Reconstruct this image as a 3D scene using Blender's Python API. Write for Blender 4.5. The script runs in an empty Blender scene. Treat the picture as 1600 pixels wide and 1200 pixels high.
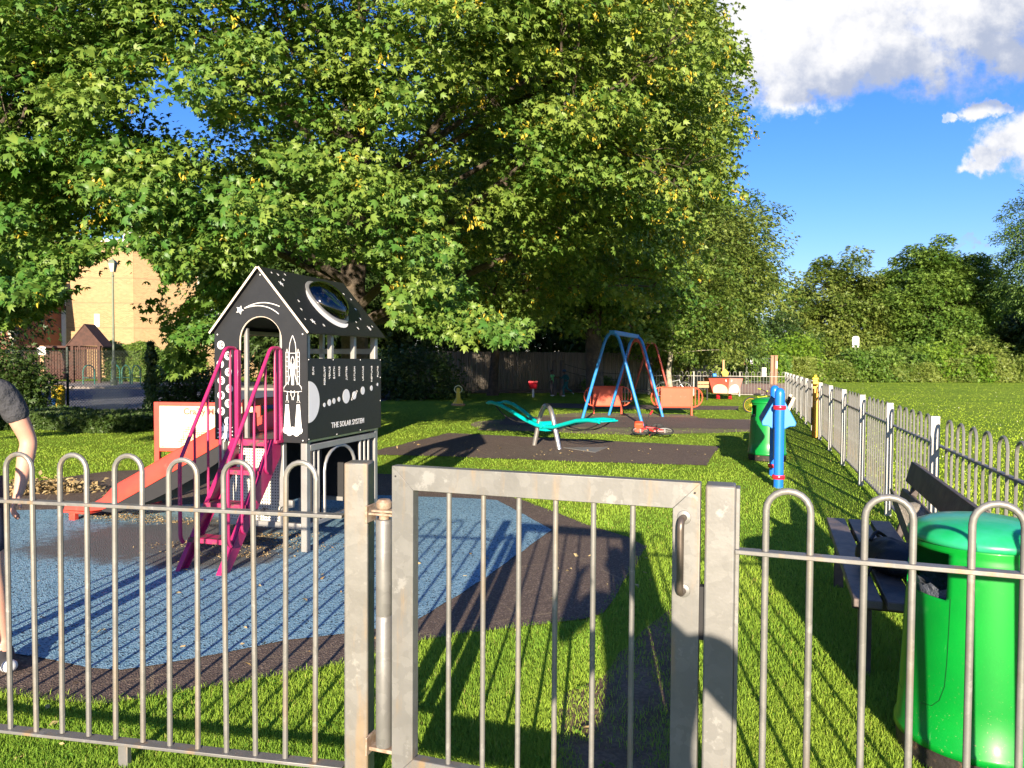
import bpy, bmesh, math, random
import numpy as np
from mathutils import Vector, Matrix, Euler
R = math.radians
random.seed(7); rng = np.random.default_rng(11)
SC = bpy.context.scene
COL = SC.collection

# ------------------------------------------------------------------ camera
FPX = 1180.0
cam_d = bpy.data.cameras.new('camera'); cam = bpy.data.objects.new('camera', cam_d); COL.objects.link(cam)
cam_d.sensor_width = 36; cam_d.lens = FPX / 1600 * 36; cam_d.clip_start = .02; cam_d.clip_end = 2000
CAMM = Matrix.Translation((0, 0, 1.55)) @ Matrix.Rotation(R(88.2), 4, 'X') @ Matrix.Rotation(R(.35), 4, 'Z')
cam.matrix_world = CAMM
SC.camera = cam
# ------------------------------------------------------------------ sun and sky
SUN_EL, SUN_AZ = 14.5, 6.3        # light travels towards (sin az, cos az)
sd = bpy.data.lights.new('sun', 'SUN'); sun = bpy.data.objects.new('sun', sd); COL.objects.link(sun)
sd.energy = 5.0; sd.angle = R(.5); sd.color = (1, .85, .66)
ldir = Vector((math.sin(R(SUN_AZ)) * math.cos(R(SUN_EL)), math.cos(R(SUN_AZ)) * math.cos(R(SUN_EL)), -math.sin(R(SUN_EL))))
sun.rotation_euler = ldir.to_track_quat('-Z', 'Y').to_euler()
sun.location = (-2, -20, 8)
SC.view_settings.view_transform = 'Standard'; SC.view_settings.look = 'None'
SC.view_settings.gamma = 1; SC.view_settings.use_curve_mapping = False
SC.view_settings.exposure = 1.34
SC.cycles.max_bounces = 7; SC.cycles.transparent_max_bounces = 8
SC.cycles.diffuse_bounces = 3; SC.cycles.glossy_bounces = 3; SC.cycles.transmission_bounces = 6
SC.cycles.sample_clamp_indirect = 6; SC.cycles.caustics_reflective = False; SC.cycles.caustics_refractive = False

class NT:
    """small helper for writing node trees"""
    def __init__(s, tree): s.t = tree; s.n = tree.nodes; s.l = tree.links
    def node(s, typ, **kw):
        n = s.n.new(typ)
        for k, v in kw.items(): setattr(n, k, v)
        return n
    def put(s, sock, v):
        if isinstance(v, bpy.types.NodeSocket): s.l.new(v, sock)
        elif v is not None:
            try: sock.default_value = v
            except Exception: sock.default_value = (*v, 1)
    def math(s, op, a, b=None, c=None, clamp=False):
        n = s.node('ShaderNodeMath', operation=op, use_clamp=clamp)
        for i, v in enumerate((a, b, c)):
            if v is not None: s.put(n.inputs[i], v)
        return n.outputs[0]
    def mix(s, f, a, b, blend='MIX'):
        n = s.node('ShaderNodeMix', data_type='RGBA', blend_type=blend, clamp_factor=True)
        s.put(n.inputs[0], f); s.put(n.inputs[6], a if isinstance(a, bpy.types.NodeSocket) else (*a[:3], 1)); s.put(n.inputs[7], b if isinstance(b, bpy.types.NodeSocket) else (*b[:3], 1))
        return n.outputs[2]
    def noise(s, vec, scale, detail=4, rough=.55, out=0, w=None):
        n = s.node('ShaderNodeTexNoise'); s.put(n.inputs['Vector'], vec)
        n.inputs['Scale'].default_value = scale; n.inputs['Detail'].default_value = detail; n.inputs['Roughness'].default_value = rough
        return n.outputs[out]
    def smooth(s, v, a, b, lo=0, hi=1):
        n = s.node('ShaderNodeMapRange', interpolation_type='SMOOTHSTEP')
        s.put(n.inputs[0], v); s.put(n.inputs[1], a); s.put(n.inputs[2], b); s.put(n.inputs[3], lo); s.put(n.inputs[4], hi)
        return n.outputs[0]

W = bpy.data.worlds.new('World'); SC.world = W; W.use_nodes = True
nt = NT(W.node_tree); bg = W.node_tree.nodes['Background']
sky = nt.node('ShaderNodeTexSky', sky_type='NISHITA'); sky.sun_disc = False
sky.sun_elevation = R(SUN_EL); sky.sun_rotation = R(180 + SUN_AZ); sky.altitude = 50; sky.air_density = 1.15; sky.dust_density = .3; sky.ozone_density = 2.2
hs = nt.node('ShaderNodeHueSaturation'); hs.inputs['Saturation'].default_value = 1.18; hs.inputs['Value'].default_value = 1.0
nt.put(hs.inputs['Color'], nt.mix(1.0, sky.outputs[0], (.42, .46, .72), 'MULTIPLY'))
geo = nt.node('ShaderNodeTexCoord')
sep = nt.node('ShaderNodeSeparateXYZ'); nt.put(sep.inputs[0], geo.outputs['Generated'])
yy = nt.math('MAXIMUM', sep.outputs[1], .02)
cu = nt.math('DIVIDE', sep.outputs[0], yy); cv = nt.math('DIVIDE', sep.outputs[2], yy)
cmb = nt.node('ShaderNodeCombineXYZ'); nt.put(cmb.inputs[0], cu); nt.put(cmb.inputs[1], cv)
CV = cmb.outputs[0]
CLOUDS = [(.37, .44, .12, .075, 1), (.44, .46, .16, .09, 1), (.60, .47, .16, .10, 1), (.335, .385, .05, .055, 1), (.40, .385, .09, .05, 1), (.36, .35, .06, .03, 1), (.50, .405, .10, .05, 1), (.74, .44, .13, .085, 1), (.66, .41, .10, .04, 1), (.24, .50, .10, .03, 1), (.30, .45, .07, .08, 1), (.315, .40, .05, .06, 1),
          (.655, .285, .05, .034, 1), (.70, .30, .07, .05, 1), (.625, .262, .035, .018, .5), (.62, .335, .030, .014, .25), (.572, .330, .014, .010, .2), (.603, .159, .018, .009, .25), (.668, .163, .016, .008, .2),
          (-.7, .42, .2, .04, 1), (-.35, .55, .2, .05, 1)]
_w1 = nt.node('ShaderNodeSeparateXYZ'); nt.put(_w1.inputs[0], nt.noise(CV, 14, 5, .6, out=1)); _w2 = nt.node('ShaderNodeSeparateXYZ'); nt.put(_w2.inputs[0], nt.noise(CV, 45, 5, .6, out=1))
wu = nt.math('ADD', cu, nt.math('ADD', nt.math('MULTIPLY', nt.math('SUBTRACT', _w1.outputs[0], .5), .11), nt.math('MULTIPLY', nt.math('SUBTRACT', _w2.outputs[0], .5), .05)))
wv = nt.math('ADD', cv, nt.math('ADD', nt.math('MULTIPLY', nt.math('SUBTRACT', _w1.outputs[1], .5), .07), nt.math('MULTIPLY', nt.math('SUBTRACT', _w2.outputs[1], .5), .04)))
acc = None
for (u, v, ru, rv, cap) in CLOUDS:
    a = nt.math('MULTIPLY', nt.math('SUBTRACT', wu, u), 1 / ru); b = nt.math('MULTIPLY', nt.math('SUBTRACT', wv, v), 1 / rv)
    d = nt.math('SUBTRACT', 1, nt.math('SQRT', nt.math('ADD', nt.math('MULTIPLY', a, a), nt.math('MULTIPLY', b, b))))
    if cap < 1: d = nt.math('MINIMUM', d, cap)
    acc = d if acc is None else (nt.math('SMOOTH_MAX', acc, d, .25) if cap == 1 else nt.math('MAXIMUM', acc, d))
def off(x, y):
    va = nt.node('ShaderNodeVectorMath', operation='ADD'); nt.put(va.inputs[0], CV); va.inputs[1].default_value = (x, y, 0); return va.outputs[0]
n1 = nt.noise(CV, 8, 10, .62); n2 = nt.noise(CV, 34, 9, .66); n1b = nt.noise(off(-.022, .03), 8, 5, .6); n2b = nt.noise(off(-.008, .010), 34, 4, .6)
f = nt.math('ADD', acc, nt.math('MULTIPLY', nt.math('SUBTRACT', n1, .5), 1.5))
f = nt.math('ADD', f, nt.math('MULTIPLY', nt.math('SUBTRACT', n2, .5), .6))
dens = nt.smooth(f, -.16, .48)
front = nt.smooth(sep.outputs[1], .05, .15)
dens = nt.math('MULTIPLY', dens, front)
rel = nt.math('ADD', nt.math('MULTIPLY', nt.math('SUBTRACT', n1, n1b), 2.6), nt.math('MULTIPLY', nt.math('SUBTRACT', n2, n2b), .7))
lit = nt.math('ADD', rel, nt.math('ADD', nt.math('MULTIPLY', nt.math('SUBTRACT', cv, .395), 9.0), nt.math('MULTIPLY', nt.math('SUBTRACT', .48, cu), 2.2)))
small = nt.smooth(cv, .345, .32)
lit = nt.math('ADD', lit, nt.math('MULTIPLY', small, 1.75))
litf = nt.smooth(lit, -.45, .65)
ccol = nt.mix(litf, (1.55, 1.72, 2.15), (3.3, 3.25, 3.2))
# unseen broken cloud added overhead and behind the photographer to soften the shade
GV = geo.outputs['Generated']; nb_ = nt.noise(GV, 2.6, 6, .6)
hi = nt.smooth(sep.outputs[2], .52, .70); back = nt.smooth(sep.outputs[1], .05, -.15)
where = nt.math('MAXIMUM', hi, nt.math('MULTIPLY', back, nt.smooth(sep.outputs[2], .12, .3)))
dback = nt.math('MULTIPLY', where, nt.smooth(nb_, .54, .66))
dens = nt.math('MAXIMUM', dens, dback)
ccol = nt.mix(dback, ccol, (2.6, 2.6, 2.7))
skyc = nt.mix(nt.math('MULTIPLY', dens, .96), hs.outputs[0], ccol)
nt.put(bg.inputs[0], skyc); bg.inputs[1].default_value = .13

# ------------------------------------------------------------------ pixel helpers (measured in the 1600 x 1200 photograph)
def ray(px, py):
    d = Vector(((px - 800) / FPX, -(py - 600) / FPX, -1)); return (CAMM.to_3x3() @ d)
def G(px, py, z=0.):
    d = ray(px, py); t = (z - 1.55) / d.z; return Vector((d.x * t, d.y * t, z))
def P(px, py, Y):
    d = ray(px, py); t = Y / d.y; return Vector((d.x * t, Y, 1.55 + d.z * t))
INV = CAMM.inverted()
def proj(v):
    c = INV @ Vector(v); return (800 + FPX * c.x / -c.z, 600 - FPX * c.y / -c.z)

# ------------------------------------------------------------------ object helpers
def link(o, parent=None):
    COL.objects.link(o)
    if parent is not None: o.parent = parent
    return o
def tag(o, label=None, cat=None, group=None, kind=None):
    if label: o['label'] = label
    if cat: o['category'] = cat
    if group: o['group'] = group
    if kind: o['kind'] = kind
    return o
def thing(name, label, cat, loc=(0, 0, 0), rz=0, group=None):
    o = bpy.data.objects.new(name, None); o.empty_display_size = .2; link(o)
    o.location = loc; o.rotation_euler = (0, 0, rz)
    return tag(o, label, cat, group)
def copy_tree(o, parent=None):
    c = o.copy(); COL.objects.link(c); c.parent = parent
    for ch in [x for x in KIDS.get(o.name, [])]: copy_tree(ch, c)
    return c
KIDS = {}
def at2(o, loc, rz=0, label=None):
    o.location = loc; o.rotation_euler = (0, 0, rz)
    if label: o['label'] = label
    return o

class MB:
    def __init__(s): s.v = []; s.f = []; s.M = Matrix.Identity(4)
    def add(s, vs, fs):
        k = len(s.v); s.v += [tuple(s.M @ Vector(v)) for v in vs]; s.f += [[i + k for i in f] for f in fs]; return s
    def box(s, c, d, rot=None):
        x, y, z = d[0] / 2, d[1] / 2, d[2] / 2
        vs = [Vector((sx * x, sy * y, sz * z)) for sx in (-1, 1) for sy in (-1, 1) for sz in (-1, 1)]
        if rot is not None: vs = [rot @ v for v in vs]
        c = Vector(c)
        return s.add([v + c for v in vs], [[0, 1, 3, 2], [4, 6, 7, 5], [0, 4, 5, 1], [2, 3, 7, 6], [0, 2, 6, 4], [1, 5, 7, 3]])
    def b2(s, x0, x1, y0, y1, z0, z1): return s.box(((x0 + x1) / 2, (y0 + y1) / 2, (z0 + z1) / 2), (x1 - x0, y1 - y0, z1 - z0))
    def bar(s, p, q, w, h, up=(0, 0, 1)):
        """box from p to q, w wide (sideways), h high"""
        p, q = Vector(p), Vector(q); a = (q - p); L = a.length; a.normalize(); up = Vector(up)
        side = a.cross(up)
        if side.length < 1e-4: side = a.cross(Vector((1, 0, 0)))
        side.normalize(); u2 = side.cross(a)
        m = Matrix((a, side, u2)).transposed()
        return s.box((p + q) / 2, (L, w, h), m)
    def tube(s, pts, r, n=8, closed=False, caps=True):
        pts = [Vector(p) for p in pts]; N = len(pts); rs = r if isinstance(r, (list, tuple)) else [r] * N
        tans = []
        for i in range(N):
            if closed: t = pts[(i + 1) % N] - pts[i - 1]
            else: t = pts[min(i + 1, N - 1)] - pts[max(i - 1, 0)]
            tans.append(t.normalized() if t.length > 1e-9 else Vector((0, 0, 1)))
        ref = Vector((0, 0, 1)) if abs(tans[0].z) < .9 else Vector((1, 0, 0))
        nrm = (ref - tans[0] * ref.dot(tans[0])).normalized(); vs = []
        for i in range(N):
            nrm = (nrm - tans[i] * nrm.dot(tans[i]))
            nrm = nrm.normalized() if nrm.length > 1e-6 else Vector((1, 0, 0))
            b = tans[i].cross(nrm)
            for k in range(n):
                a = 2 * math.pi * k / n; vs.append(pts[i] + (nrm * math.cos(a) + b * math.sin(a)) * rs[i])
        fs = []
        for i in range(N if closed else N - 1):
            j = (i + 1) % N
            for k in range(n): fs.append([i * n + k, i * n + (k + 1) % n, j * n + (k + 1) % n, j * n + k])
        if caps and not closed: fs.append(list(range(n))[::-1]); fs.append([(N - 1) * n + k for k in range(n)])
        return s.add(vs, fs)
    def lathe(s, prof, n=24, c=(0, 0, 0), rot=None):
        vs = []; c = Vector(c)
        for (r, z) in prof:
            for k in range(n):
                a = 2 * math.pi * k / n; v = Vector((r * math.cos(a), r * math.sin(a), z)); vs.append((rot @ v if rot else v) + c)
        fs = []
        for i in range(len(prof) - 1):
            for k in range(n): fs.append([i * n + k, i * n + (k + 1) % n, (i + 1) * n + (k + 1) % n, (i + 1) * n + k])
        fs.append(list(range(n))[::-1]); fs.append([(len(prof) - 1) * n + k for k in range(n)])
        return s.add(vs, fs)
    def prism(s, poly, o, ux, uy, t):
        """polygon (2d) extruded by vector t"""
        o, ux, uy, t = Vector(o), Vector(ux), Vector(uy), Vector(t); n = len(poly)
        a = [o + ux * p[0] + uy * p[1] for p in poly]; b = [p + t for p in a]
        return s.add(a + b, [list(range(n)), list(range(n, 2 * n))[::-1]] + [[i, i + n, (i + 1) % n + n, (i + 1) % n] for i in range(n)])
    def ell(s, c, r, n=12, m=8, rot=None):
        vs = []; fs = []; c = Vector(c)
        for i in range(m + 1):
            p = math.pi * i / m
            for k in range(n):
                a = 2 * math.pi * k / n; v = Vector((r[0] * math.sin(p) * math.cos(a), r[1] * math.sin(p) * math.sin(a), r[2] * math.cos(p))); vs.append((rot @ v if rot else v) + c)
        for i in range(m):
            for k in range(n): fs.append([i * n + k, (i + 1) * n + k, (i + 1) * n + (k + 1) % n, i * n + (k + 1) % n])
        return s.add(vs, fs)
    def each(s, name, mat, parent=None, **kw):
        """one object per connected piece"""
        par = list(range(len(s.v)))
        def fd(x):
            while par[x] != x: par[x] = par[par[x]]; x = par[x]
            return x
        for f in s.f:
            for i in f[1:]: par[fd(i)] = fd(f[0])
        grp = {}
        for f in s.f: grp.setdefault(fd(f[0]), []).append(f)
        out = []
        for fs in grp.values():
            ids = sorted({i for f in fs for i in f}); mp = {k: n for n, k in enumerate(ids)}; m2 = MB(); m2.v = [s.v[i] for i in ids]; m2.f = [[mp[i] for i in f] for f in fs]
            out.append(m2.build(name, mat, parent, **kw))
        return out[0]
    def build(s, name, mat, parent=None, smooth=True, bevel=0, label=None, ang=40, segs=2):
        me = bpy.data.meshes.new(name); me.from_pydata(s.v, [], s.f); me.validate(); 
        bm = bmesh.new(); bm.from_mesh(me); bmesh.ops.remove_doubles(bm, verts=bm.verts, dist=1e-6); bmesh.ops.recalc_face_normals(bm, faces=bm.faces); bm.to_mesh(me); bm.free()
        if smooth:
            me.polygons.foreach_set('use_smooth', [True] * len(me.polygons))
            try: me.set_sharp_from_angle(angle=R(ang))
            except Exception: pass
        o = bpy.data.objects.new(name, me); link(o, parent)
        if mat is not None: me.materials.append(mat)
        if parent is not None: KIDS.setdefault(parent.name, []).append(o)
        if bevel:
            md = o.modifiers.new('bevel', 'BEVEL'); md.width = bevel; md.segments = segs; md.limit_method = 'ANGLE'; md.angle_limit = R(40)
        if label: o['label'] = label
        return o
def mirror_x(pts): return [(-x, y, z) for x, y, z in pts]
def bez(p0, p1, p2, n=6):
    p0, p1, p2 = Vector(p0), Vector(p1), Vector(p2)
    return [p0 * (1 - t) ** 2 + p1 * 2 * t * (1 - t) + p2 * t * t for t in [i / n for i in range(n + 1)]]
def rounded(pts, r, n=5):
    """poly path with rounded corners"""
    pts = [Vector(p) for p in pts]; out = [pts[0]]
    for i in range(1, len(pts) - 1):
        a = (pts[i - 1] - pts[i]); b = (pts[i + 1] - pts[i]); ra = min(r, a.length * .49); rb = min(r, b.length * .49)
        out += bez(pts[i] + a.normalized() * ra, pts[i], pts[i] + b.normalized() * rb, n)
    return out + [pts[-1]]

# ------------------------------------------------------------------ materials
def newmat(name):
    m = bpy.data.materials.new(name); m.use_nodes = True; t = NT(m.node_tree)
    return m, t, m.node_tree.nodes['Principled BSDF'], t.node('ShaderNodeTexCoord').outputs['Object']
def mat(name, col, rough=.5, metal=0, col2=None, vs=6, va=.35, bump=None, fine=None, dirt=None, spec=None, coat=0, trans=0):
    """col..col2 mixed by noise of scale vs; fine=(scale,amount) fine speckle; dirt=(colour,scale,lo,hi)"""
    m, t, b, oc = newmat(name)
    c2 = col2 or tuple(x * .72 for x in col)
    f = t.smooth(t.noise(oc, vs, 5, .6), .35, .65); f = t.math('MULTIPLY', f, va if not col2 else 1)
    c = t.mix(f, col, c2)
    if fine:
        f2 = t.noise(oc, fine[0], 3, .6); c = t.mix(t.math('MULTIPLY', t.smooth(f2, .35, .65), fine[1]), c, tuple(x * .45 for x in col))
    if dirt:
        f3 = t.smooth(t.noise(oc, dirt[1], 6, .65), dirt[2], dirt[3]); c = t.mix(f3, c, dirt[0])
        t.put(b.inputs['Roughness'], t.math('ADD', rough, t.math('MULTIPLY', f3, .25)))
    else:
        rr = t.math('ADD', rough - .06, t.math('MULTIPLY', t.noise(oc, vs * 2.3, 3), .14)); t.put(b.inputs['Roughness'], rr)
    t.put(b.inputs['Base Color'], c); b.inputs['Metallic'].default_value = metal
    if spec is not None: b.inputs['Specular IOR Level'].default_value = spec
    if coat: b.inputs['Coat Weight'].default_value = coat; b.inputs['Coat Roughness'].default_value = .12
    if bump:
        bn = t.node('ShaderNodeBump'); bn.inputs['Strength'].default_value = bump[1]; bn.inputs['Distance'].default_value = bump[2]
        t.put(bn.inputs['Height'], t.noise(oc, bump[0], 5, .6)); t.put(b.inputs['Normal'], bn.outputs[0])
    return m
M = {}
def galv(name, base, stain=.5, lo=.52):
    m, t, b, oc = newmat(name)
    vo = t.node('ShaderNodeTexVoronoi'); vo.inputs['Scale'].default_value = 26; 
    wv = t.node('ShaderNodeVectorMath', operation='ADD'); t.put(wv.inputs[0], oc)
    sc = t.node('ShaderNodeVectorMath', operation='SCALE'); t.put(sc.inputs[0], t.noise(oc, 18, 3, out=1)); sc.inputs['Scale'].default_value = .06
    t.put(wv.inputs[1], sc.outputs[0]); t.put(vo.inputs['Vector'], wv.outputs[0])
    sp = t.node('ShaderNodeSeparateXYZ'); t.put(sp.inputs[0], vo.outputs['Color'])
    c = t.mix(t.math('MULTIPLY', t.smooth(sp.outputs[0], .3, .9), .42), base, tuple(min(1, x * 1.35) for x in base))
    c = t.mix(t.math('MULTIPLY', t.smooth(t.noise(oc, 3.2, 4), .4, .7), .5), c, tuple(x * .68 for x in base))
    mp = t.node('ShaderNodeMapping'); mp.inputs['Scale'].default_value = (9, 9, 1.1); t.put(mp.inputs[0], oc)
    c = t.mix(t.math('MULTIPLY', t.smooth(t.noise(mp.outputs[0], 1.6, 5, .6), lo, lo + .20), stain), c, (.33, .22, .11))
    c = t.mix(t.math('MULTIPLY', t.smooth(t.noise(oc, 11, 5, .7), .58, .66), .55), c, tuple(min(1, x * 1.7) for x in base))
    t.put(b.inputs['Base Color'], c); b.inputs['Metallic'].default_value = .35
    t.put(b.inputs['Roughness'], t.math('ADD', .34, t.math('MULTIPLY', t.noise(oc, 14, 4), .32)))
    bn = t.node('ShaderNodeBump'); bn.inputs['Strength'].default_value = .25; bn.inputs['Distance'].default_value = .002
    t.put(bn.inputs['Height'], t.noise(oc, 60, 4)); t.put(b.inputs['Normal'], bn.outputs[0])
    return m
M['galv'] = galv('galvanised steel', (.205, .202, .192), .75)
M['galvrust'] = galv('rust streaked galvanised steel', (.20, .195, .18), .6, .46)
M['galvbar'] = galv('galvanised bar', (.225, .220, .204), .45)
M['pale'] = mat('pale painted steel', (.36, .355, .33), .42, .1, vs=9, va=.4, dirt=((.30, .24, .16), 14, .60, .74))
M['rust'] = mat('rusty hinge steel', (.30, .20, .13), .7, .3, col2=(.45, .36, .28), vs=30, bump=(90, .4, .002))
M['handle'] = mat('worn bronze paint', (.16, .13, .11), .38, .6, vs=30)
M['dark'] = mat('black rubber', (.02, .02, .022), .7, vs=20)
M['board'] = mat('black laminate board', (.020, .021, .024), .42, fine=(420, .6), va=.6, vs=14, bump=(500, .5, .001), spec=.45)
M['boardedge'] = mat('pale board edge', (.72, .62, .50), .6)
M['white'] = mat('white print', (.90, .88, .84), .5, va=.12)
M['ink'] = mat('black print', (.03, .03, .035), .5)
M['cream'] = mat('cream laminate', (.82, .76, .42), .45, va=.08)
M['pink'] = mat('magenta powder coat', (.42, .020, .115), .36, col2=(.38, .018, .11), vs=7, fine=(40, .15), dirt=((.30, .16, .14), 9, .62, .80), bump=(120, .08, .001), coat=.25)
M['treadpink'] = mat('chequered magenta tread', (.42, .02, .10), .5, dirt=((.10, .06, .05), 16, .45, .62), bump=(160, .7, .003))
M['red'] = mat('red slide plastic', (.74, .072, .045), .42, col2=(.66, .056, .036), vs=5, dirt=((.45, .14, .10), 7, .62, .82), coat=.1)
M['alu'] = mat('aluminium post', (.36, .355, .34), .42, .35, vs=7, va=.5, dirt=((.28, .25, .2), 12, .62, .78))
M['orange'] = mat('orange red paint', (.66, .088, .032), .5, vs=6, va=.3, dirt=((.45, .24, .17), 10, .6, .8))
M['blue'] = mat('bright blue paint', (.012, .17, .72), .35, va=.25, coat=.3, dirt=((.06, .16, .36), 10, .64, .84))
M['bluel'] = mat('blue moulded plastic', (.03, .24, .66), .45, va=.2)
M['swblue'] = mat('weathered blue swing paint', (.018, .20, .58), .4, col2=(.03, .26, .60), vs=8, dirt=((.10, .12, .14), 12, .63, .76))
M['swred'] = mat('weathered red swing paint', (.42, .06, .035), .45)
M['ringred'] = mat('red plastic ring', (.66, .02, .04), .25, va=.1, coat=.4)
M['teal'] = mat('turquoise paint', (.0, .50, .47), .35, va=.2, coat=.2)
M['steel'] = mat('brushed steel', (.55, .53, .50), .3, .8, va=.3)
M['bingreen'] = mat('green bin plastic', (.001, .27, .026), .40, col2=(.001, .22, .024), vs=2.2, va=.6, coat=.08, fine=(160, .10), spec=.3, dirt=((.06, .30, .09), 4.2, .60, .84))
M['lidgreen'] = mat('green lid plastic', (.006, .36, .09), .34, col2=(.03, .40, .20), vs=4, coat=.2, dirt=((.30, .34, .20), 22, .66, .80))
M['bingreen2'] = mat('deep green bin plastic', (.004, .24, .04), .35, va=.2, coat=.2)
M['binliner'] = mat('grey bin bag', (.09, .10, .12), .35, bump=(22, 1, .03), vs=15)
M['binbase'] = mat('dirty black base', (.025, .02, .017), .7, bump=(30, .6, .01), dirt=((.16, .10, .05), 18, .55, .7))
M['wood'] = mat('dark weathered bench wood', (.055, .042, .038), .6, col2=(.10, .075, .06), vs=8, bump=(50, .6, .004))
M['woodend'] = mat('pale cut wood', (.30, .17, .09), .7)
M['seatwood'] = mat('weathered bench seat with grey sheen', (.085, .075, .078), .55, col2=(.17, .13, .11), vs=9, bump=(60, .6, .004))  # grey sheen of the lit slats is put into the colour
M['bag'] = mat('black nylon', (.008, .008, .010), .55, bump=(160, .6, .003))
M['straw'] = mat('woven grey straw', (.30, .27, .22), .8, fine=(120, .9), bump=(140, 1, .004))
M['yellow'] = mat('yellow plastic', (.78, .55, .03), .4, va=.15)
M['amber'] = mat('amber gate paint', (.72, .33, .015), .45, dirt=((.30, .24, .2), 9, .58, .7))
M['creampaint'] = mat('cream bench paint', (.66, .56, .36), .5)
M['bark'] = mat('tree bark', (.13, .10, .07), .9, col2=(.06, .048, .036), vs=5, bump=(18, 1, .03), fine=(30, .6))
M['bark2'] = mat('pale bark', (.42, .38, .30), .85, col2=(.22, .19, .14), vs=4, bump=(18, 1, .02))
M['logs'] = mat('weathered round post', (.12, .10, .085), .85, vs=8, bump=(30, .6, .01))
M['skin'] = mat('light skin', (.56, .33, .24), .55, col2=(.60, .30, .21), vs=9, fine=(120, .08), bump=(60, .15, .003))
M['skin2'] = mat('dark skin', (.10, .05, .03), .5, va=.15)
M['tshirt'] = mat('charcoal cotton', (.05, .052, .06), .9, bump=(7, 1, .06), va=.3)
M['denim'] = mat('navy denim', (.015, .022, .05), .85, bump=(14, .6, .012))
M['shoewhite'] = mat('white rubber', (.75, .74, .72), .5)
M['hair'] = mat('brown hair', (.05, .03, .02), .6, bump=(60, .8, .006))
M['blackhair'] = mat('black hair', (.008, .007, .007), .6, bump=(60, .8, .006))
M['tank'] = mat('mint green cotton', (.20, .62, .24), .9)
M['tealcloth'] = mat('dark teal cloth', (.008, .10, .11), .8)
M['helmet'] = mat('navy helmet', (.01, .05, .12), .3)
M['greycloth'] = mat('grey cloth', (.12, .11, .12), .9)
M['white2'] = mat('white plastic', (.72, .72, .70), .45)
M['timber'] = mat('brown shed boards', (.085, .038, .026), .8, col2=(.055, .026, .018), vs=5, bump=(20, .5, .01))
M['greenpaint'] = mat('dark green rack paint', (.01, .13, .10), .5)
M['lampgreen'] = mat('grey green column paint', (.16, .20, .13), .5)
M['lanternglass'] = mat('frosted lantern glass', (.70, .60, .42), .3)
M['wire'] = mat('green coated wire', (.03, .045, .035), .6)
M['pinkboat'] = mat('pale pink boat paint', (.80, .30, .25), .6, vs=5)  # paler than the red boards on the other side
M['redboat'] = mat('red boat paint', (.60, .10, .07), .6, vs=5)
M['creamboat'] = mat('cream boat paint', (.78, .66, .46), .6)
M['whiteboat'] = mat('white boat paint', (.82, .78, .74), .6)
M['tan'] = mat('tan timber', (.50, .30, .15), .7)
M['yellowgreen'] = mat('lime bike paint', (.50, .62, .03), .35)
M['bikered'] = mat('red bike paint', (.66, .03, .03), .3, coat=.3)
M['silver'] = mat('silver bike paint', (.55, .56, .56), .35, .4)
M['rubber'] = mat('tyre rubber', (.03, .03, .03), .8)
M['brickred'] = mat('red brick wall', (.22, .09, .06), .9)
M['trim'] = mat('white window trim', (.75, .73, .68), .6)
M['glass'] = mat('window glass', (.05, .07, .10), .08, spec=.8)
M['copper'] = mat('green copper roof', (.16, .36, .28), .7)
M['gatebrown'] = mat('brown gate pillar', (.36, .20, .13), .8)
M['seam'] = mat('dark green seam', (.0, .06, .01), .5)
_bt = NT(M['bingreen'].node_tree); _pb = _bt.n['Principled BSDF']; _src = _pb.inputs['Base Color'].links[0].from_socket; _oc = _bt.node('ShaderNodeTexCoord').outputs['Object']
_mp = _bt.node('ShaderNodeMapping'); _mp.inputs['Scale'].default_value = (22, 22, 3); _mp.inputs['Rotation'].default_value = (.3, .2, 0); _bt.put(_mp.inputs[0], _oc)
_sx = _bt.node('ShaderNodeSeparateXYZ'); _bt.put(_sx.inputs[0], _oc); _low = _bt.smooth(_sx.outputs[2], .45, .12)
_sc = _bt.smooth(_bt.noise(_mp.outputs[0], 1.4, 6, .7), .66, .72); _sp = _bt.smooth(_bt.noise(_oc, 95, 3, .7), .64, .70)
_c = _bt.mix(_bt.math('MULTIPLY', _sc, .35), _src, (.16, .42, .18)); _c = _bt.mix(_bt.math('MULTIPLY', _sp, _bt.math('ADD', .08, _bt.math('MULTIPLY', _low, .8))), _c, (.26, .26, .12)); _bt.put(_pb.inputs['Base Color'], _c)
M['phone'] = mat('phone case', (.02, .02, .02), .4)

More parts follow.
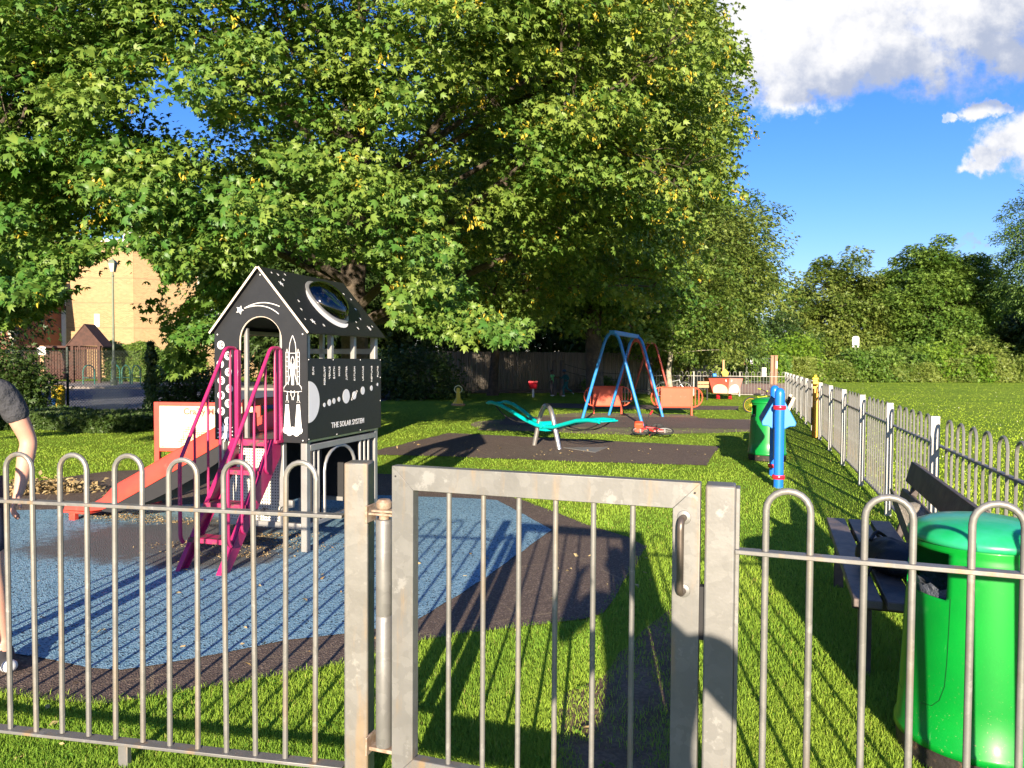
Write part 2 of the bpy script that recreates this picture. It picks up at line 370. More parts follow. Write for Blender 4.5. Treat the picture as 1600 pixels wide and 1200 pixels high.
def brick():
    m, t, b, oc = newmat('buff brick')
    br = t.node('ShaderNodeTexBrick'); br.inputs['Scale'].default_value = 1
    br.inputs['Brick Width'].default_value = .24; br.inputs['Row Height'].default_value = .078; br.inputs['Mortar Size'].default_value = .009
    br.inputs['Color1'].default_value = (.32, .20, .085, 1); br.inputs['Color2'].default_value = (.44, .29, .13, 1); br.inputs['Mortar'].default_value = (.36, .28, .19, 1)
    sp = t.node('ShaderNodeSeparateXYZ'); t.put(sp.inputs[0], oc); cb = t.node('ShaderNodeCombineXYZ')
    t.put(cb.inputs[0], t.math('ADD', sp.outputs[0], sp.outputs[1])); t.put(cb.inputs[1], sp.outputs[2]); t.put(br.inputs['Vector'], cb.outputs[0])
    c = t.mix(t.math('MULTIPLY', t.smooth(t.noise(oc, .6, 5), .4, .65), .35), br.outputs[0], (.42, .27, .14))
    # darker string courses every 1.9 m
    fr = t.math('FRACT', t.math('MULTIPLY', sp.outputs[2], 1 / 1.9)); line = t.math('LESS_THAN', fr, .05)
    c = t.mix(t.math('MULTIPLY', line, .55), c, (.26, .16, .09))
    t.put(b.inputs['Base Color'], c); b.inputs['Roughness'].default_value = .9
    bn = t.node('ShaderNodeBump'); bn.inputs['Strength'].default_value = .6; bn.inputs['Distance'].default_value = .01; bn.invert = True
    t.put(bn.inputs['Height'], br.outputs['Fac']); t.put(b.inputs['Normal'], bn.outputs[0]); return m
M['brick'] = brick()
def planks():
    m, t, b, oc = newmat('grey fence planks')
    at = t.node('ShaderNodeAttribute'); at.attribute_name = 'tint'
    c = t.mix(at.outputs['Fac'], (.30, .26, .21), (.20, .18, .155))
    mp = t.node('ShaderNodeMapping'); mp.inputs['Scale'].default_value = (30, 30, 1.5); t.put(mp.inputs[0], oc)
    c = t.mix(t.math('MULTIPLY', t.smooth(t.noise(mp.outputs[0], 1, 5), .4, .65), .5), c, (.12, .10, .085))
    t.put(b.inputs['Base Color'], c); b.inputs['Roughness'].default_value = .9; return m
M['planks'] = planks()
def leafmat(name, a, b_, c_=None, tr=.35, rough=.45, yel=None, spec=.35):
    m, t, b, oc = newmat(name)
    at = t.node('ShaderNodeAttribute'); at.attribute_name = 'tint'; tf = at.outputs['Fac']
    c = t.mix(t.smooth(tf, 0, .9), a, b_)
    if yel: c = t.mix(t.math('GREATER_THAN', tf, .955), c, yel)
    t.put(b.inputs['Base Color'], c); b.inputs['Roughness'].default_value = rough; b.inputs['Specular IOR Level'].default_value = spec
    tl = t.node('ShaderNodeBsdfTranslucent'); t.put(tl.inputs[0], t.mix(.35, c, (.30, .45, .04)))
    mx = t.node('ShaderNodeMixShader'); mx.inputs[0].default_value = tr
    out = m.node_tree.nodes['Material Output']; t.l.new(b.outputs[0], mx.inputs[1]); t.l.new(tl.outputs[0], mx.inputs[2]); t.l.new(mx.outputs[0], out.inputs[0])
    return m
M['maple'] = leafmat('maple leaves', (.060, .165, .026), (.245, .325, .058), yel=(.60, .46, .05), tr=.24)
M['maple2'] = leafmat('maple leaves further back', (.055, .13, .02), (.17, .23, .04), yel=(.45, .38, .05), tr=.25)
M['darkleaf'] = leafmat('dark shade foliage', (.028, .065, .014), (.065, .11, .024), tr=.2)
M['midleaf'] = leafmat('mid green foliage', (.065, .15, .022), (.16, .25, .04), tr=.25)
M['oliveleaf'] = leafmat('olive foliage', (.085, .15, .022), (.20, .25, .05), tr=.25)
M['brightleaf'] = leafmat('bright yellow green foliage', (.11, .24, .02), (.22, .34, .035), tr=.35)
M['ashleaf'] = leafmat('blue green feathery foliage', (.065, .145, .03), (.14, .23, .05), tr=.25)
M['blade'] = leafmat('grass blades', (.125, .29, .032), (.355, .495, .060), tr=.25, spec=.1, rough=.6, yel=(.45, .42, .12))
M['fieldblade'] = leafmat('field grass blades', (.24, .39, .025), (.44, .57, .05), tr=.25, spec=.1, rough=.6, yel=(.72, .72, .55))
def grassmat():
    m, t, b, oc = newmat('lawn soil and thatch')
    c = t.mix(t.smooth(t.noise(oc, .35, 5), .35, .65), (.21, .34, .028), (.32, .44, .045))
    c = t.mix(t.math('MULTIPLY', t.smooth(t.noise(oc, 14, 4, .7), .3, .7), .5), c, (.10, .18, .015))
    c = t.mix(t.math('MULTIPLY', t.smooth(t.noise(oc, 90, 3, .7), .35, .7), .5), c, (.24, .34, .06))
    t.put(b.inputs['Base Color'], c); b.inputs['Roughness'].default_value = .95; b.inputs['Specular IOR Level'].default_value = .05
    bn = t.node('ShaderNodeBump'); bn.inputs['Strength'].default_value = 1; bn.inputs['Distance'].default_value = .05
    t.put(bn.inputs['Height'], t.noise(oc, 45, 5, .7)); t.put(b.inputs['Normal'], bn.outputs[0]); return m
M['grass'] = grassmat()
def rubber(name, ca, cb, cc, scale, worn=False, tiles=None):
    m, t, b, oc = newmat(name)
    vo = t.node('ShaderNodeTexVoronoi'); vo.inputs['Scale'].default_value = scale; t.put(vo.inputs['Vector'], oc)
    sp = t.node('ShaderNodeSeparateXYZ'); t.put(sp.inputs[0], vo.outputs['Color'])
    c = t.mix(t.smooth(sp.outputs[0], .2, .8), ca, cb); c = t.mix(t.math('GREATER_THAN', sp.outputs[1], .86), c, cc)
    c = t.mix(t.math('MULTIPLY', t.smooth(t.noise(oc, .8, 5), .4, .7), .25), c, tuple(x * .6 for x in ca))
    if worn:
        gp = t.node('ShaderNodeNewGeometry').outputs['Position']; nz = t.noise(gp, 1.1, 6, .65); nz2 = t.noise(gp, 9, 4, .6)
        tot = None
        for (x, y, rx, ry) in worn:
            s2 = t.node('ShaderNodeSeparateXYZ'); t.put(s2.inputs[0], gp)
            a = t.math('MULTIPLY', t.math('SUBTRACT', s2.outputs[0], x), 1 / rx); q = t.math('MULTIPLY', t.math('SUBTRACT', s2.outputs[1], y), 1 / ry)
            d = t.math('SUBTRACT', 1, t.math('SQRT', t.math('ADD', t.math('MULTIPLY', a, a), t.math('MULTIPLY', q, q))))
            tot = d if tot is None else t.math('MAXIMUM', tot, d)
        ff = t.math('ADD', tot, t.math('MULTIPLY', t.math('SUBTRACT', nz, .5), 1.3)); ff = t.math('ADD', ff, t.math('MULTIPLY', t.math('SUBTRACT', nz2, .5), .5))
        c = t.mix(t.math('MULTIPLY', t.smooth(ff, 0, .4), .92), c, (.085, .080, .075))
    else:
        c = t.mix(t.math('MULTIPLY', t.smooth(t.noise(oc, 30, 4, .7), .66, .72), .6), c, (.30, .24, .15))
    if tiles:
        for k in (0, 1):
            s3 = t.node('ShaderNodeSeparateXYZ'); t.put(s3.inputs[0], oc)
            rot = t.math('ADD', t.math('MULTIPLY', s3.outputs[0], tiles[1] if k == 0 else -tiles[2]), t.math('MULTIPLY', s3.outputs[1], tiles[2] if k == 0 else tiles[1]))
            fr = t.math('FRACT', t.math('MULTIPLY', rot, 1 / tiles[0])); ln = t.math('LESS_THAN', fr, .018)
            c = t.mix(t.math('MULTIPLY', ln, t.math('MULTIPLY', t.smooth(t.noise(oc, 3, 3), .35, .6), .7)), c, (.22, .17, .11))
    t.put(b.inputs['Base Color'], c); b.inputs['Roughness'].default_value = .85
    bn = t.node('ShaderNodeBump'); bn.inputs['Strength'].default_value = .9; bn.inputs['Distance'].default_value = .006
    t.put(bn.inputs['Height'], vo.outputs['Distance']); t.put(b.inputs['Normal'], bn.outputs[0]); return m
M['bluerub'] = rubber('blue wet pour rubber', (.11, .245, .355), (.25, .42, .52), (.02, .04, .06), 100, worn=[(-3.0, 6.45, 1.25, .95), (-2.35, 5.85, .7, .45)])
M['blackrub'] = rubber('black rubber tiles', (.085, .060, .048), (.135, .098, .076), (.22, .165, .125), 110, tiles=(1.0, .9, .435))
M['darkdirt'] = mat('trodden earth', (.15, .095, .055), .95, col2=(.24, .16, .10), vs=4, bump=(30, .8, .02), fine=(60, .5))
M['drydirt'] = mat('dry worn earth', (.22, .17, .11), .95, col2=(.15, .15, .06), vs=1.6, bump=(30, .8, .02), fine=(60, .3))
M['tarmac'] = mat('car park tarmac', (.11, .12, .15), .9, vs=1, bump=(60, .5, .01))
M['kerb'] = mat('pale concrete', (.30, .26, .22), .9, vs=2, bump=(30, .4, .01))
M['paving'] = mat('pink brown paving', (.42, .28, .22), .9, vs=2)
M['litter'] = mat('dry fallen leaf', (.30, .20, .09), .8, col2=(.42, .32, .16), vs=9)
# ------------------------------------------------------------------ many-small-faces meshes
def np_mesh(name, V, F, tint, material, parent=None, smooth=False):
    """V (n,3), F (m,3) triangles, tint (m,)"""
    me = bpy.data.meshes.new(name)
    me.vertices.add(len(V)); me.vertices.foreach_set('co', np.ascontiguousarray(V, dtype=np.float32).ravel())
    me.loops.add(len(F) * 3); me.loops.foreach_set('vertex_index', np.ascontiguousarray(F, dtype=np.int32).ravel())
    me.polygons.add(len(F)); me.polygons.foreach_set('loop_start', np.arange(0, len(F) * 3, 3, dtype=np.int32))
    me.update(calc_edges=True)
    a = me.attributes.new('tint', 'FLOAT', 'FACE'); a.data.foreach_set('value', np.ascontiguousarray(tint, dtype=np.float32))
    me.materials.append(material)
    o = bpy.data.objects.new(name, me); link(o, parent)
    if parent is not None: KIDS.setdefault(parent.name, []).append(o)
    return o
def norm(a): return a / np.maximum(np.linalg.norm(a, axis=1, keepdims=True), 1e-9)
# leaf templates: x across, y along, z out of the leaf
tips = [(0, 1.0, -.12), (.50, .62, -.10), (.52, .12, -.12), (-.52, .12, -.12), (-.50, .62, -.10)]
MAPLE_V = np.array([(0, .28, .03), (0, 1.0, -.10), (.20, .58, 0), (.47, .72, -.10), (.29, .36, 0), (.55, .18, -.12), (.10, .02, 0), (-.10, .02, 0), (-.55, .18, -.12), (-.29, .36, 0), (-.47, .72, -.10), (-.20, .58, 0)])
MAPLE_F = np.array([(0, i, i % 11 + 1) for i in range(1, 12)])
OVAL_V = np.array([(0, 0, 0), (.24, .45, .05), (0, 1, -.08), (-.24, .45, .05)]); OVAL_F = np.array([(0, 1, 2), (0, 2, 3)])
TUFT_V = np.array([(0, 0, 0), (.45, .35, .06), (.12, .42, 0), (.25, 1, -.1), (-.10, .55, .02), (-.38, .8, -.06), (-.2, .3, .02), (-.5, .1, .03)])
TUFT_F = np.array([(0, 1, 2), (0, 2, 3), (0, 3, 4), (0, 4, 5), (0, 5, 6), (0, 6, 7)])
def leaves(name, Pn, Nn, Tn, S, tint, tmpl, material, parent=None):
    TV, TF = tmpl; n = len(Pn)
    cz_ = rng.uniform(.2, 3.4, n)[:, None, None]; cx_ = rng.uniform(.72, 1.18, n)[:, None, None]
    T = norm(Tn - Nn * np.sum(Tn * Nn, 1, keepdims=True)); B = np.cross(T, Nn)
    V = (Pn[:, None, :] + S[:, None, None] * (cx_ * TV[None, :, 0, None] * B[:, None, :] + TV[None, :, 1, None] * T[:, None, :] + cz_ * TV[None, :, 2, None] * Nn[:, None, :]))
    F = (np.arange(n)[:, None, None] * len(TV) + TF[None]).reshape(-1, 3)
    return np_mesh(name, V.reshape(-1, 3), F, np.repeat(tint, len(TF)), material, parent)
MAPLE = (MAPLE_V, MAPLE_F); OVAL = (OVAL_V, OVAL_F); TUFT = (TUFT_V, TUFT_F)
def rand_dirs(n): return norm(rng.normal(size=(n, 3)))
def bough_leaves(centers, radii, per, cc, size, flat=.5, droop=.35, up=.9, spread=.55, tb=None):
    """leaves in flattened sprays round each bough centre. cc = crown centre; returns P,N,T,S,tint"""
    C = np.repeat(centers, per, axis=0); r = np.repeat(radii, per); n = len(C)
    d = rand_dirs(n); rad = rng.random(n) ** .45
    off = d * rad[:, None] * r[:, None]; off[:, 2] *= flat
    out = norm(C - cc)
    off[:, 2] -= droop * (off[:, 0] * out[:, 0] + off[:, 1] * out[:, 1])          # sprays droop outwards
    Pn = C + off
    Nn = norm(np.array([0, 0, up])[None] + out * .55 + rng.normal(size=(n, 3)) * spread)
    Tn = norm(out * .6 + norm(off) * .8 + np.array([0, 0, -.55])[None] + rng.normal(size=(n, 3)) * .45)
    S = size * (.6 + .7 * rng.random(n))
    bt = rng.random(len(centers)) if tb is None else tb
    tint = np.clip(np.repeat(bt, per) * .5 + rng.random(n) * .5, 0, 1)
    return Pn, Nn, Tn, S, tint
def limb(mb, p, q, r0, r1, bend=.15, n=6, k=7):
    p, q = Vector(p), Vector(q); L = (q - p).length; m = (p + q) / 2 + Vector((random.uniform(-1, 1), random.uniform(-1, 1), random.uniform(-.2, .9))) * L * bend
    pts = bez(p, m, q, n); mb.tube(pts, [r0 + (r1 - r0) * i / n for i in range(n + 1)], k); return pts
def in_poly(px, py, poly):
    inside = np.zeros(len(px), bool); n = len(poly); j = n - 1
    for i in range(n):
        xi, yi = poly[i]; xj, yj = poly[j]
        c = ((yi > py) != (yj > py)) & (px < (xj - xi) * (py - yi) / (yj - yi + 1e-12) + xi); inside ^= c; j = i
    return inside
INVN = np.array(INV)
def projn(Pn):
    c = Pn @ INVN[:3, :3].T + INVN[:3, 3]; z = -c[:, 2]; z = np.where(z < .05, .05, z)
    return 800 + FPX * c[:, 0] / z, 600 - FPX * c[:, 1] / z
def tree(name, label, cat, base, h, cc, rad, nb, per, size, material, clump=1.,  trunk_r=.25, br=1.1, bark='bark', tmpl=TUFT, group=None, flat=.6, shell=.55, fork=.35, lean=(0, 0), nlimb=40, mask=None, **kw):
    """cc: crown centre (world), rad: crown radii"""
    root = thing(name, label, cat, base, 0, group); bx, by, bz = base
    cc = np.array(cc, float); rad = np.array(rad, float)
    d = rand_dirs(nb * 2); rr = shell + (1 - shell) * rng.random(nb * 2) ** .6
    C = cc + d * rad * rr[:, None] * (1 + .12 * rng.normal(size=(nb * 2, 1)))
    C = C[C[:, 2] > cc[2] - rad[2] * .98]
    if clump < 1:      # fewer, fuller clumps with dark gaps between them
        C = C[:int(len(C) * .5)]; 
    if mask is not None:
        px, py = projn(C); C = C[in_poly(px, py, mask)]
    C = C[:nb]
    br_ = br * (.7 + .6 * rng.random(len(C)))
    Pn, Nn, Tn, S, tint = bough_leaves(C, br_, per, cc - np.array([0, 0, rad[2] * .5]), size, flat=flat, **kw)
    keep = Pn[:, 2] > .05
    o = np.array(base)
    leaves('crown', (Pn - o)[keep], Nn[keep], Tn[keep], S[keep], tint[keep], tmpl, material, root)
    mb = MB(); top = Vector((cc[0] - bx + lean[0], cc[1] - by + lean[1], cc[2] - bz + rad[2] * .55))
    fk = Vector((0, 0, 0)).lerp(top, fork); 
    mb.tube([(0, 0, -.1), (0, 0, .08), Vector((0, 0, .35)), fk * .6 + Vector((random.uniform(-.1, .1), 0, 0)), fk, fk.lerp(top, .5), top], [trunk_r * 1.5, trunk_r * 1.35, trunk_r * 1.08, trunk_r * .95, trunk_r * .85, trunk_r * .5, trunk_r * .12], 12)
    idx = rng.permutation(len(C))[:nlimb]
    for i in idx:
        c = Vector(C[i]) - Vector(base); t0 = random.uniform(0, .75); s0 = fk.lerp(top, t0)
        if s0.z > c.z + .5: s0 = fk
        limb(mb, s0, c, trunk_r * (.34 - .2 * t0), trunk_r * .05, .10, 6, 6)
    mb.build('trunk', M[bark], root)
    return root
# ------------------------------------------------------------------ the ground
def sheet(name, poly, z, material, n=None, kind='structure', label=None, thick=0):
    me = bpy.data.meshes.new(name); me.from_pydata([(p[0], p[1], z) for p in poly], [], [list(range(len(poly)))])
    bm = bmesh.new(); bm.from_mesh(me); bmesh.ops.recalc_face_normals(bm, faces=bm.faces)
    for f in bm.faces:
        if f.normal.z < 0: f.normal_flip()
    if thick:
        pass
    bmesh.ops.triangulate(bm, faces=bm.faces); bm.to_mesh(me); bm.free()
    me.materials.append(material); o = bpy.data.objects.new(name, me); link(o); tag(o, kind=kind)
    if label: o['label'] = label
    return o
def gp(lst, wob=0):
    return [tuple(G(x, y)[:2]) for x, y in lst]
def wobble(poly, step=.25, amp=.02):
    out = []
    for i in range(len(poly)):
        a = Vector(poly[i]); b = Vector(poly[(i + 1) % len(poly)]); n = max(1, int((b - a).length / step)); nr = (b - a).normalized(); nr = Vector((-nr.y, nr.x))
        for k in range(n):
            p = a.lerp(b, k / n) + (nr * random.uniform(-amp, amp) if k else Vector((0, 0))); out.append(tuple(p))
    return out
gm = MB(); gm.add([(-260, -60, 0), (260, -60, 0), (260, 420, 0), (-260, 420, 0)], [[0, 1, 2, 3]]); tag(gm.build('ground', M['grass'], smooth=False), 'lawn and meadow reaching to the far hedges', kind='structure')
pad_out = gp([(-260, 1140), (0, 1083), (62, 1096), (167, 1102), (358, 1071), (533, 1040), (651, 1004), (727, 991), (911, 969), (942, 960), (1010, 856), (981, 840), (920, 822), (819, 783), (758, 768), (700, 752), (640, 744), (500, 735), (300, 731), (170, 737), (60, 752), (-300, 790)])
pad_blue = gp([(-300, 980), (0, 1021), (83, 1035), (137, 1047), (187, 1051), (250, 1042), (354, 1023), (446, 1004), (535, 994), (640, 978), (760, 905), (862, 830), (820, 806), (776, 783), (700, 779), (640, 777), (500, 772), (300, 790), (130, 797), (0, 800), (-300, 815)])
pad_see = gp([(700, 677), (1126, 698), (1105, 728), (900, 722), (680, 713), (560, 711)])
pad_swing = gp([(790, 652), (1050, 652), (1180, 657), (1182, 671), (1040, 669), (880, 667), (780, 664)])
pad_far = gp([(850, 630), (1010, 633), (1155, 635), (1154, 641), (1010, 640), (850, 637)])
dirt_gate = gp([(880, 1300), (868, 1140), (880, 1085), (940, 1060), (1000, 990), (1050, 950), (1065, 1010), (1060, 1300)])
dirt_sw = gp([(740, 660), (900, 645), (1085, 648), (1095, 655), (1180, 655), (1190, 674), (1120, 677), (1000, 680), (860, 675), (745, 672)])
sheet('rubber_surround', wobble(pad_out, .3, .02), .008, M['blackrub'], label='black rubber tiles round the blue play surface')
sheet('blue_play_surface', wobble(pad_blue, .2, .012), .014, M['bluerub'], label='speckled blue rubber surface under the playhouse')
sheet('seesaw_surface', wobble(pad_see, .3, .03), .008, M['blackrub'], label='dark rubber pad under the turquoise seesaw')
sheet('worn_earth', wobble(dirt_sw, .4, .12), .004, M['drydirt'], label='worn earth round the swing surface')
sheet('swing_surface', wobble(pad_swing, .4, .04), .010, M['blackrub'], label='dark rubber pad under the blue swing')
sheet('far_surface', wobble(pad_far, .4, .04), .008, M['blackrub'], label='narrow dark rubber strip behind the orange barriers')
sheet('trodden_path', wobble(dirt_gate, .15, .05), .004, M['darkdirt'], label='bare trodden earth inside the gate')
cp = [(-45, 21.8), (-9.0, 21.8), (-5, 26), (-4, 36.5), (-45, 40)]
sheet('car_park', cp, .006, M['tarmac'], label='blue grey tarmac beyond the chain link fence')
pv = MB(); pv.prism([(-45, 37.6), (-20, 37.4), (-4, 36.2), (-4, 46), (-45, 46)], (0, 0, 0), (1, 0, 0), (0, 1, 0), (0, 0, .12)); tag(pv.build('pavement', M['kerb'], smooth=False, bevel=.02), 'pale raised pavement on the far side of the car park', kind='structure')
sheet('footpath', [tuple(P(1160, 600, 35)[:2]), tuple(P(1232, 600, 34.6)[:2]), tuple(P(1240, 600, 41)[:2]), tuple(P(1225, 600, 60)[:2]), tuple(P(1130, 600, 60)[:2]), tuple(P(1130, 600, 41)[:2])], .006, M['paving'], label='pink brown path beyond the far railings')
# ------------------------------------------------------------------ grass blades
PADS = [pad_out, pad_see, pad_swing, pad_far, cp]
def grass_field(name, n, ymin, ymax, xlo, xhi, hgt, wid, material, label, keepf=None, sizepow=.72, ref=3.0):
    # sample depth so that blades are even in the view: density falls with distance
    u = rng.random(n); Y = 1 / (1 / ymin + (1 / ymax - 1 / ymin) * u)
    X = rng.uniform(-1, 1, n) * (.72 * Y + 1.2)
    lo = xlo(Y); hi = xhi(Y); k = (X > lo) & (X < hi)
    for pd in PADS[:]:
        k &= ~in_poly(X + rng.normal(size=n) * .02, Y + rng.normal(size=n) * .03, pd)
    for pd, pr in ((dirt_gate, .10), (dirt_sw, .25)): k &= ~(in_poly(X + rng.normal(size=n) * .07, Y + rng.normal(size=n) * .09, pd) & (rng.random(n) > pr * (1 + np.sin(X * 9 + Y * 7))))
    X, Y = X[k], Y[k]
    cl = (np.sin(X * 1.7 + 1.3 * np.sin(Y * 1.1)) + np.sin(Y * 2.3 + X) + np.sin(X * 5.1 - Y * 3.7)) / 3
    n = len(X); sc = (Y / ref).clip(1) ** sizepow
    h = hgt * (.55 + .8 * rng.random(n)) * (1 + .22 * cl) * sc ** -.22; w = wid * (.7 + .6 * rng.random(n)) * sc
    a = rng.random(n) * 2 * np.pi; lean = .15 + .75 * rng.random(n) ** 1.3; b = rng.random(n) * 2 * np.pi
    side = np.stack([np.cos(a), np.sin(a), 0 * a], 1); ld = np.stack([np.cos(b), np.sin(b), 0 * b], 1)
    base = np.stack([X, Y, 0 * X], 1); upv = np.array([0, 0, 1.])[None]
    p0 = base - side * w[:, None]; p1 = base + side * w[:, None]
    mid = base + upv * (h * .55)[:, None] + ld * (h * lean * .3)[:, None]; m0 = mid - side * (w * .8)[:, None]; m1 = mid + side * (w * .8)[:, None]
    tip = base + upv * (h * (1 - lean * .35))[:, None] + ld * (h * lean)[:, None]
    V = np.stack([p0, p1, m0, m1, tip], 1).reshape(-1, 3); F = (np.arange(n)[:, None, None] * 5 + np.array([(0, 1, 3), (0, 3, 2), (2, 3, 4)])[None]).reshape(-1, 3)
    tint = np.clip(.32 + .22 * cl + .36 * rng.random(n) + (rng.random(n) > .982) * .6, 0, 1)
    o = np_mesh(name, V, F, np.repeat(tint, 3), material); tag(o, label, kind='stuff'); return o
FX = lambda Y: 1.47 + .315 * Y          # line of the long boundary railing
grass_field('lawn_grass', 820000, 2.0, 36, lambda Y: -99 + 0 * Y, lambda Y: FX(Y) + .1, .030, .0013, M['blade'], 'short green lawn inside the playground')
grass_field('field_grass', 200000, 4.0, 66, lambda Y: FX(Y) + .1, lambda Y: 99 + 0 * Y, .034, .0022, M['fieldblade'], 'sunlit rough field grass beyond the long railing')

gw = [(rng.uniform(-2.6, 2.2), rng.uniform(2.3, 3.6)) for _ in range(60)]; gw = np.array([g for g in gw if not in_poly(np.array([g[0]]), np.array([g[1]]), pad_out)[0]])
nw = 9; Pw = np.repeat(gw, nw, axis=0); aw = rng.random(len(Pw)) * 2 * np.pi; Pw3 = np.stack([Pw[:, 0] + .012 * np.cos(aw), Pw[:, 1] + .012 * np.sin(aw), .012 + .012 * rng.random(len(Pw))], 1)
wd = leaves('lawn_weeds', Pw3, norm(np.array([0, 0, 1.])[None] + rng.normal(size=(len(Pw), 3)) * .35), np.stack([np.cos(aw), np.sin(aw), .15 + 0 * aw], 1), .016 + .012 * rng.random(len(Pw)), .3 * rng.random(len(Pw)), OVAL, M['blade']); tag(wd, 'broad leaved weeds growing in the lawn near the railings', kind='stuff')
# ------------------------------------------------------------------ near railings and gate
def hoop_pts(x0, x1, H, z0, n=9):
    r = (x1 - x0) / 2; c = (x0 + x1) / 2
    arc = [(c - r * math.cos(math.pi * i / n), 0, H - r * .97 + r * .97 * math.sin(math.pi * i / n)) for i in range(n + 1)]
    return [(x0, 0, z0), (x0, 0, (z0 + H) / 2)] + arc + [(x1, 0, (z0 + H) / 2), (x1, 0, z0)]
def hoop_mb(x0, x1, H, z0, r=.0098, n=9, k=8):
    mb = MB(); mb.tube(hoop_pts(x0, x1, H, z0, n), r, k); return mb
EYE = 1.55
def D2(px, py, D): return Vector(((px - 800) / FPX * D, D, 0))
# left run
angL = math.atan2(.25, -1.349)       # heading of the left run, away from the gate
FL = thing('bow_top_railing', 'galvanised bow topped railing left of the gate in the foreground', 'railing', (-.5906, 2.65, 0), angL)
KIDS[FL.name] = []
for k in range(11):
    x0 = .11 + .1154 * 2 * k + random.uniform(-.003, .003)
    o = hoop_mb(x0, x0 + .1154, 1.178 + random.uniform(-.004, .004), .105, .0098).build('hoop', M['galvbar'], FL)
    o.rotation_euler = (random.uniform(-.004, .004), random.uniform(-.006, .006), 0)
mb = MB(); mb.b2(-.0, 2.75, -.02, .02, .990, 1.003); mb.build('top_rail', M['galv'], FL, bevel=.002)
mb = MB(); mb.b2(-.0, 2.75, -.024, .024, .093, .105); mb.b2(.86, .90, -.012, .012, -.1, .093); mb.b2(2.0, 2.04, -.012, .012, -.1, .093); mb.each('bottom_rail', M['galv'], FL, bevel=.002)
mb = MB(); pts = [(.30 + .012 * math.cos(a * .7), .018 * math.cos(a), .998 + .014 * math.sin(a)) for a in [i * .5 for i in range(26)]] ; mb.tube(pts, .0022, 5); pts = [(.30, -.02, 1.0), (.27, -.03, .985), (.25, -.024, 1.012), (.235, -.02, 1.018)]; mb.tube(pts, .0022, 5)
mb.build('cable_tie', M['dark'], FL)
# gate posts
def gate_post(name, label, x, y, rz, w=.088, H=1.19):
    t = thing(name, label, 'gate post', (x, y, 0), rz)
    mb = MB(); mb.b2(-w / 2, w / 2, -w / 2, w / 2, -.2, H); o = mb.build('post', M['galvrust' if 'rust' in label else 'galv'], t, bevel=.006)
    return t
gpL = gate_post('gate_post', 'rust streaked galvanised post on the hinge side of the gate', -.5465 + .01, 2.655, R(-6), .086, 1.19)
gr = Vector((.615, 2.245, 0))
gpR = gate_post('gate_post', 'clean galvanised post on the latch side of the gate', .6235, 2.235, R(-17), .086, 1.187)
mb = MB(); mb.b2(.043, .055, -.03, .03, 0, 1.18); mb.build('flat_bar', M['galv'], gpR, bevel=.002)
mb = MB(); mb.box((-.05, -.01, .80), (.014, .03, .16)); mb.build('latch_keep', M['dark'], gpR)
# gate
GA = Vector((-.406, 2.552, 0)); GB = Vector((.559, 2.222, 0)); gang = math.atan2(GB.y - GA.y, GB.x - GA.x); GW = (GB - GA).length
GT = thing('entrance_gate', 'galvanised box framed gate with six thin bars and a bronze pull handle', 'gate', GA, gang)
s_, dp = .080, .042
def trap(mb, pts, y0, y1):
    mb.prism([(p[0], p[1]) for p in pts], (0, y0, 0), (1, 0, 0), (0, 0, 1), (0, y1 - y0, 0))
Hg = 1.19; zb0 = .11; zb1 = .19
mb = MB(); trap(mb, [(0, zb0), (s_, zb1), (s_, Hg - s_), (0, Hg)], 0, dp); mb.build('stile', M['galv'], GT, bevel=.0014, segs=1)
mb = MB(); trap(mb, [(GW, zb0), (GW, Hg), (GW - s_, Hg - s_), (GW - s_, zb1)], 0, dp); mb.build('stile', M['galv'], GT, bevel=.0014, segs=1)
mb = MB(); trap(mb, [(0, Hg), (s_, Hg - s_), (GW - s_, Hg - s_), (GW, Hg)], 0, dp); mb.build('top_bar', M['galv'], GT, bevel=.0014, segs=1)
mb = MB(); trap(mb, [(0, zb0), (GW, zb0), (GW - s_, zb1), (s_, zb1)], 0, dp); mb.build('bottom_bar', M['galv'], GT, bevel=.0035)
for i in range(6):
    x = s_ + (GW - 2 * s_) * (i + 1) / 7; mb = MB(); mb.tube([(x, dp / 2, zb1 - .01), (x, dp / 2, Hg - s_ + .01)], .0088, 10); mb.build('bar', M['galvbar'], GT)
mb = MB(); hx = GW - s_ * .58; mb.tube(rounded([(hx, .0, 1.085), (hx - .005, -.045, 1.085), (hx - .005, -.045, .865), (hx, .0, .865)], .03), .0105, 10); mb.build('handle', M['handle'], GT)
mb = MB(); 
for z in (1.085, .865): mb.lathe([(.0, 0), (.021, 0), (.02, .003), (.014, .005), (0, .0055)], 16, (hx, -.0, z), Matrix.Rotation(R(90), 3, 'X'))
mb.each('handle_plate', M['galv'], GT)
mb = MB(); 
for (x, z) in ((.014, Hg - .035), (GW - .016, Hg - .03)): mb.lathe([(0, 0), (.0035, 0), (.0035, .001), (0, .0012)], 8, (x, 0, z), Matrix.Rotation(R(90), 3, 'X'))
mb.each('drain_hole', M['dark'], GT)
hxm = -.048
mb = MB(); mb.lathe([(.0, .20), (.026, .20), (.0285, .205), (.0285, .66), (.027, .662), (.0275, .667), (.0285, .67), (.0285, .992), (.026, .997), (0, .998)], 24, (hxm, .035, 0)); mb.build('hinge_tube', M['galv'], GT)
mb = MB(); mb.lathe([(.0, 1.034), (.022, 1.034), (.027, 1.040), (.028, 1.056), (.020, 1.066), (0, 1.069)], 20, (hxm, .035, 0)); mb.lathe([(0, .997), (.018, .998), (.018, 1.034), (0, 1.035)], 16, (hxm, .035, 0)); mb.build('hinge_cap', M['rust'], GT)
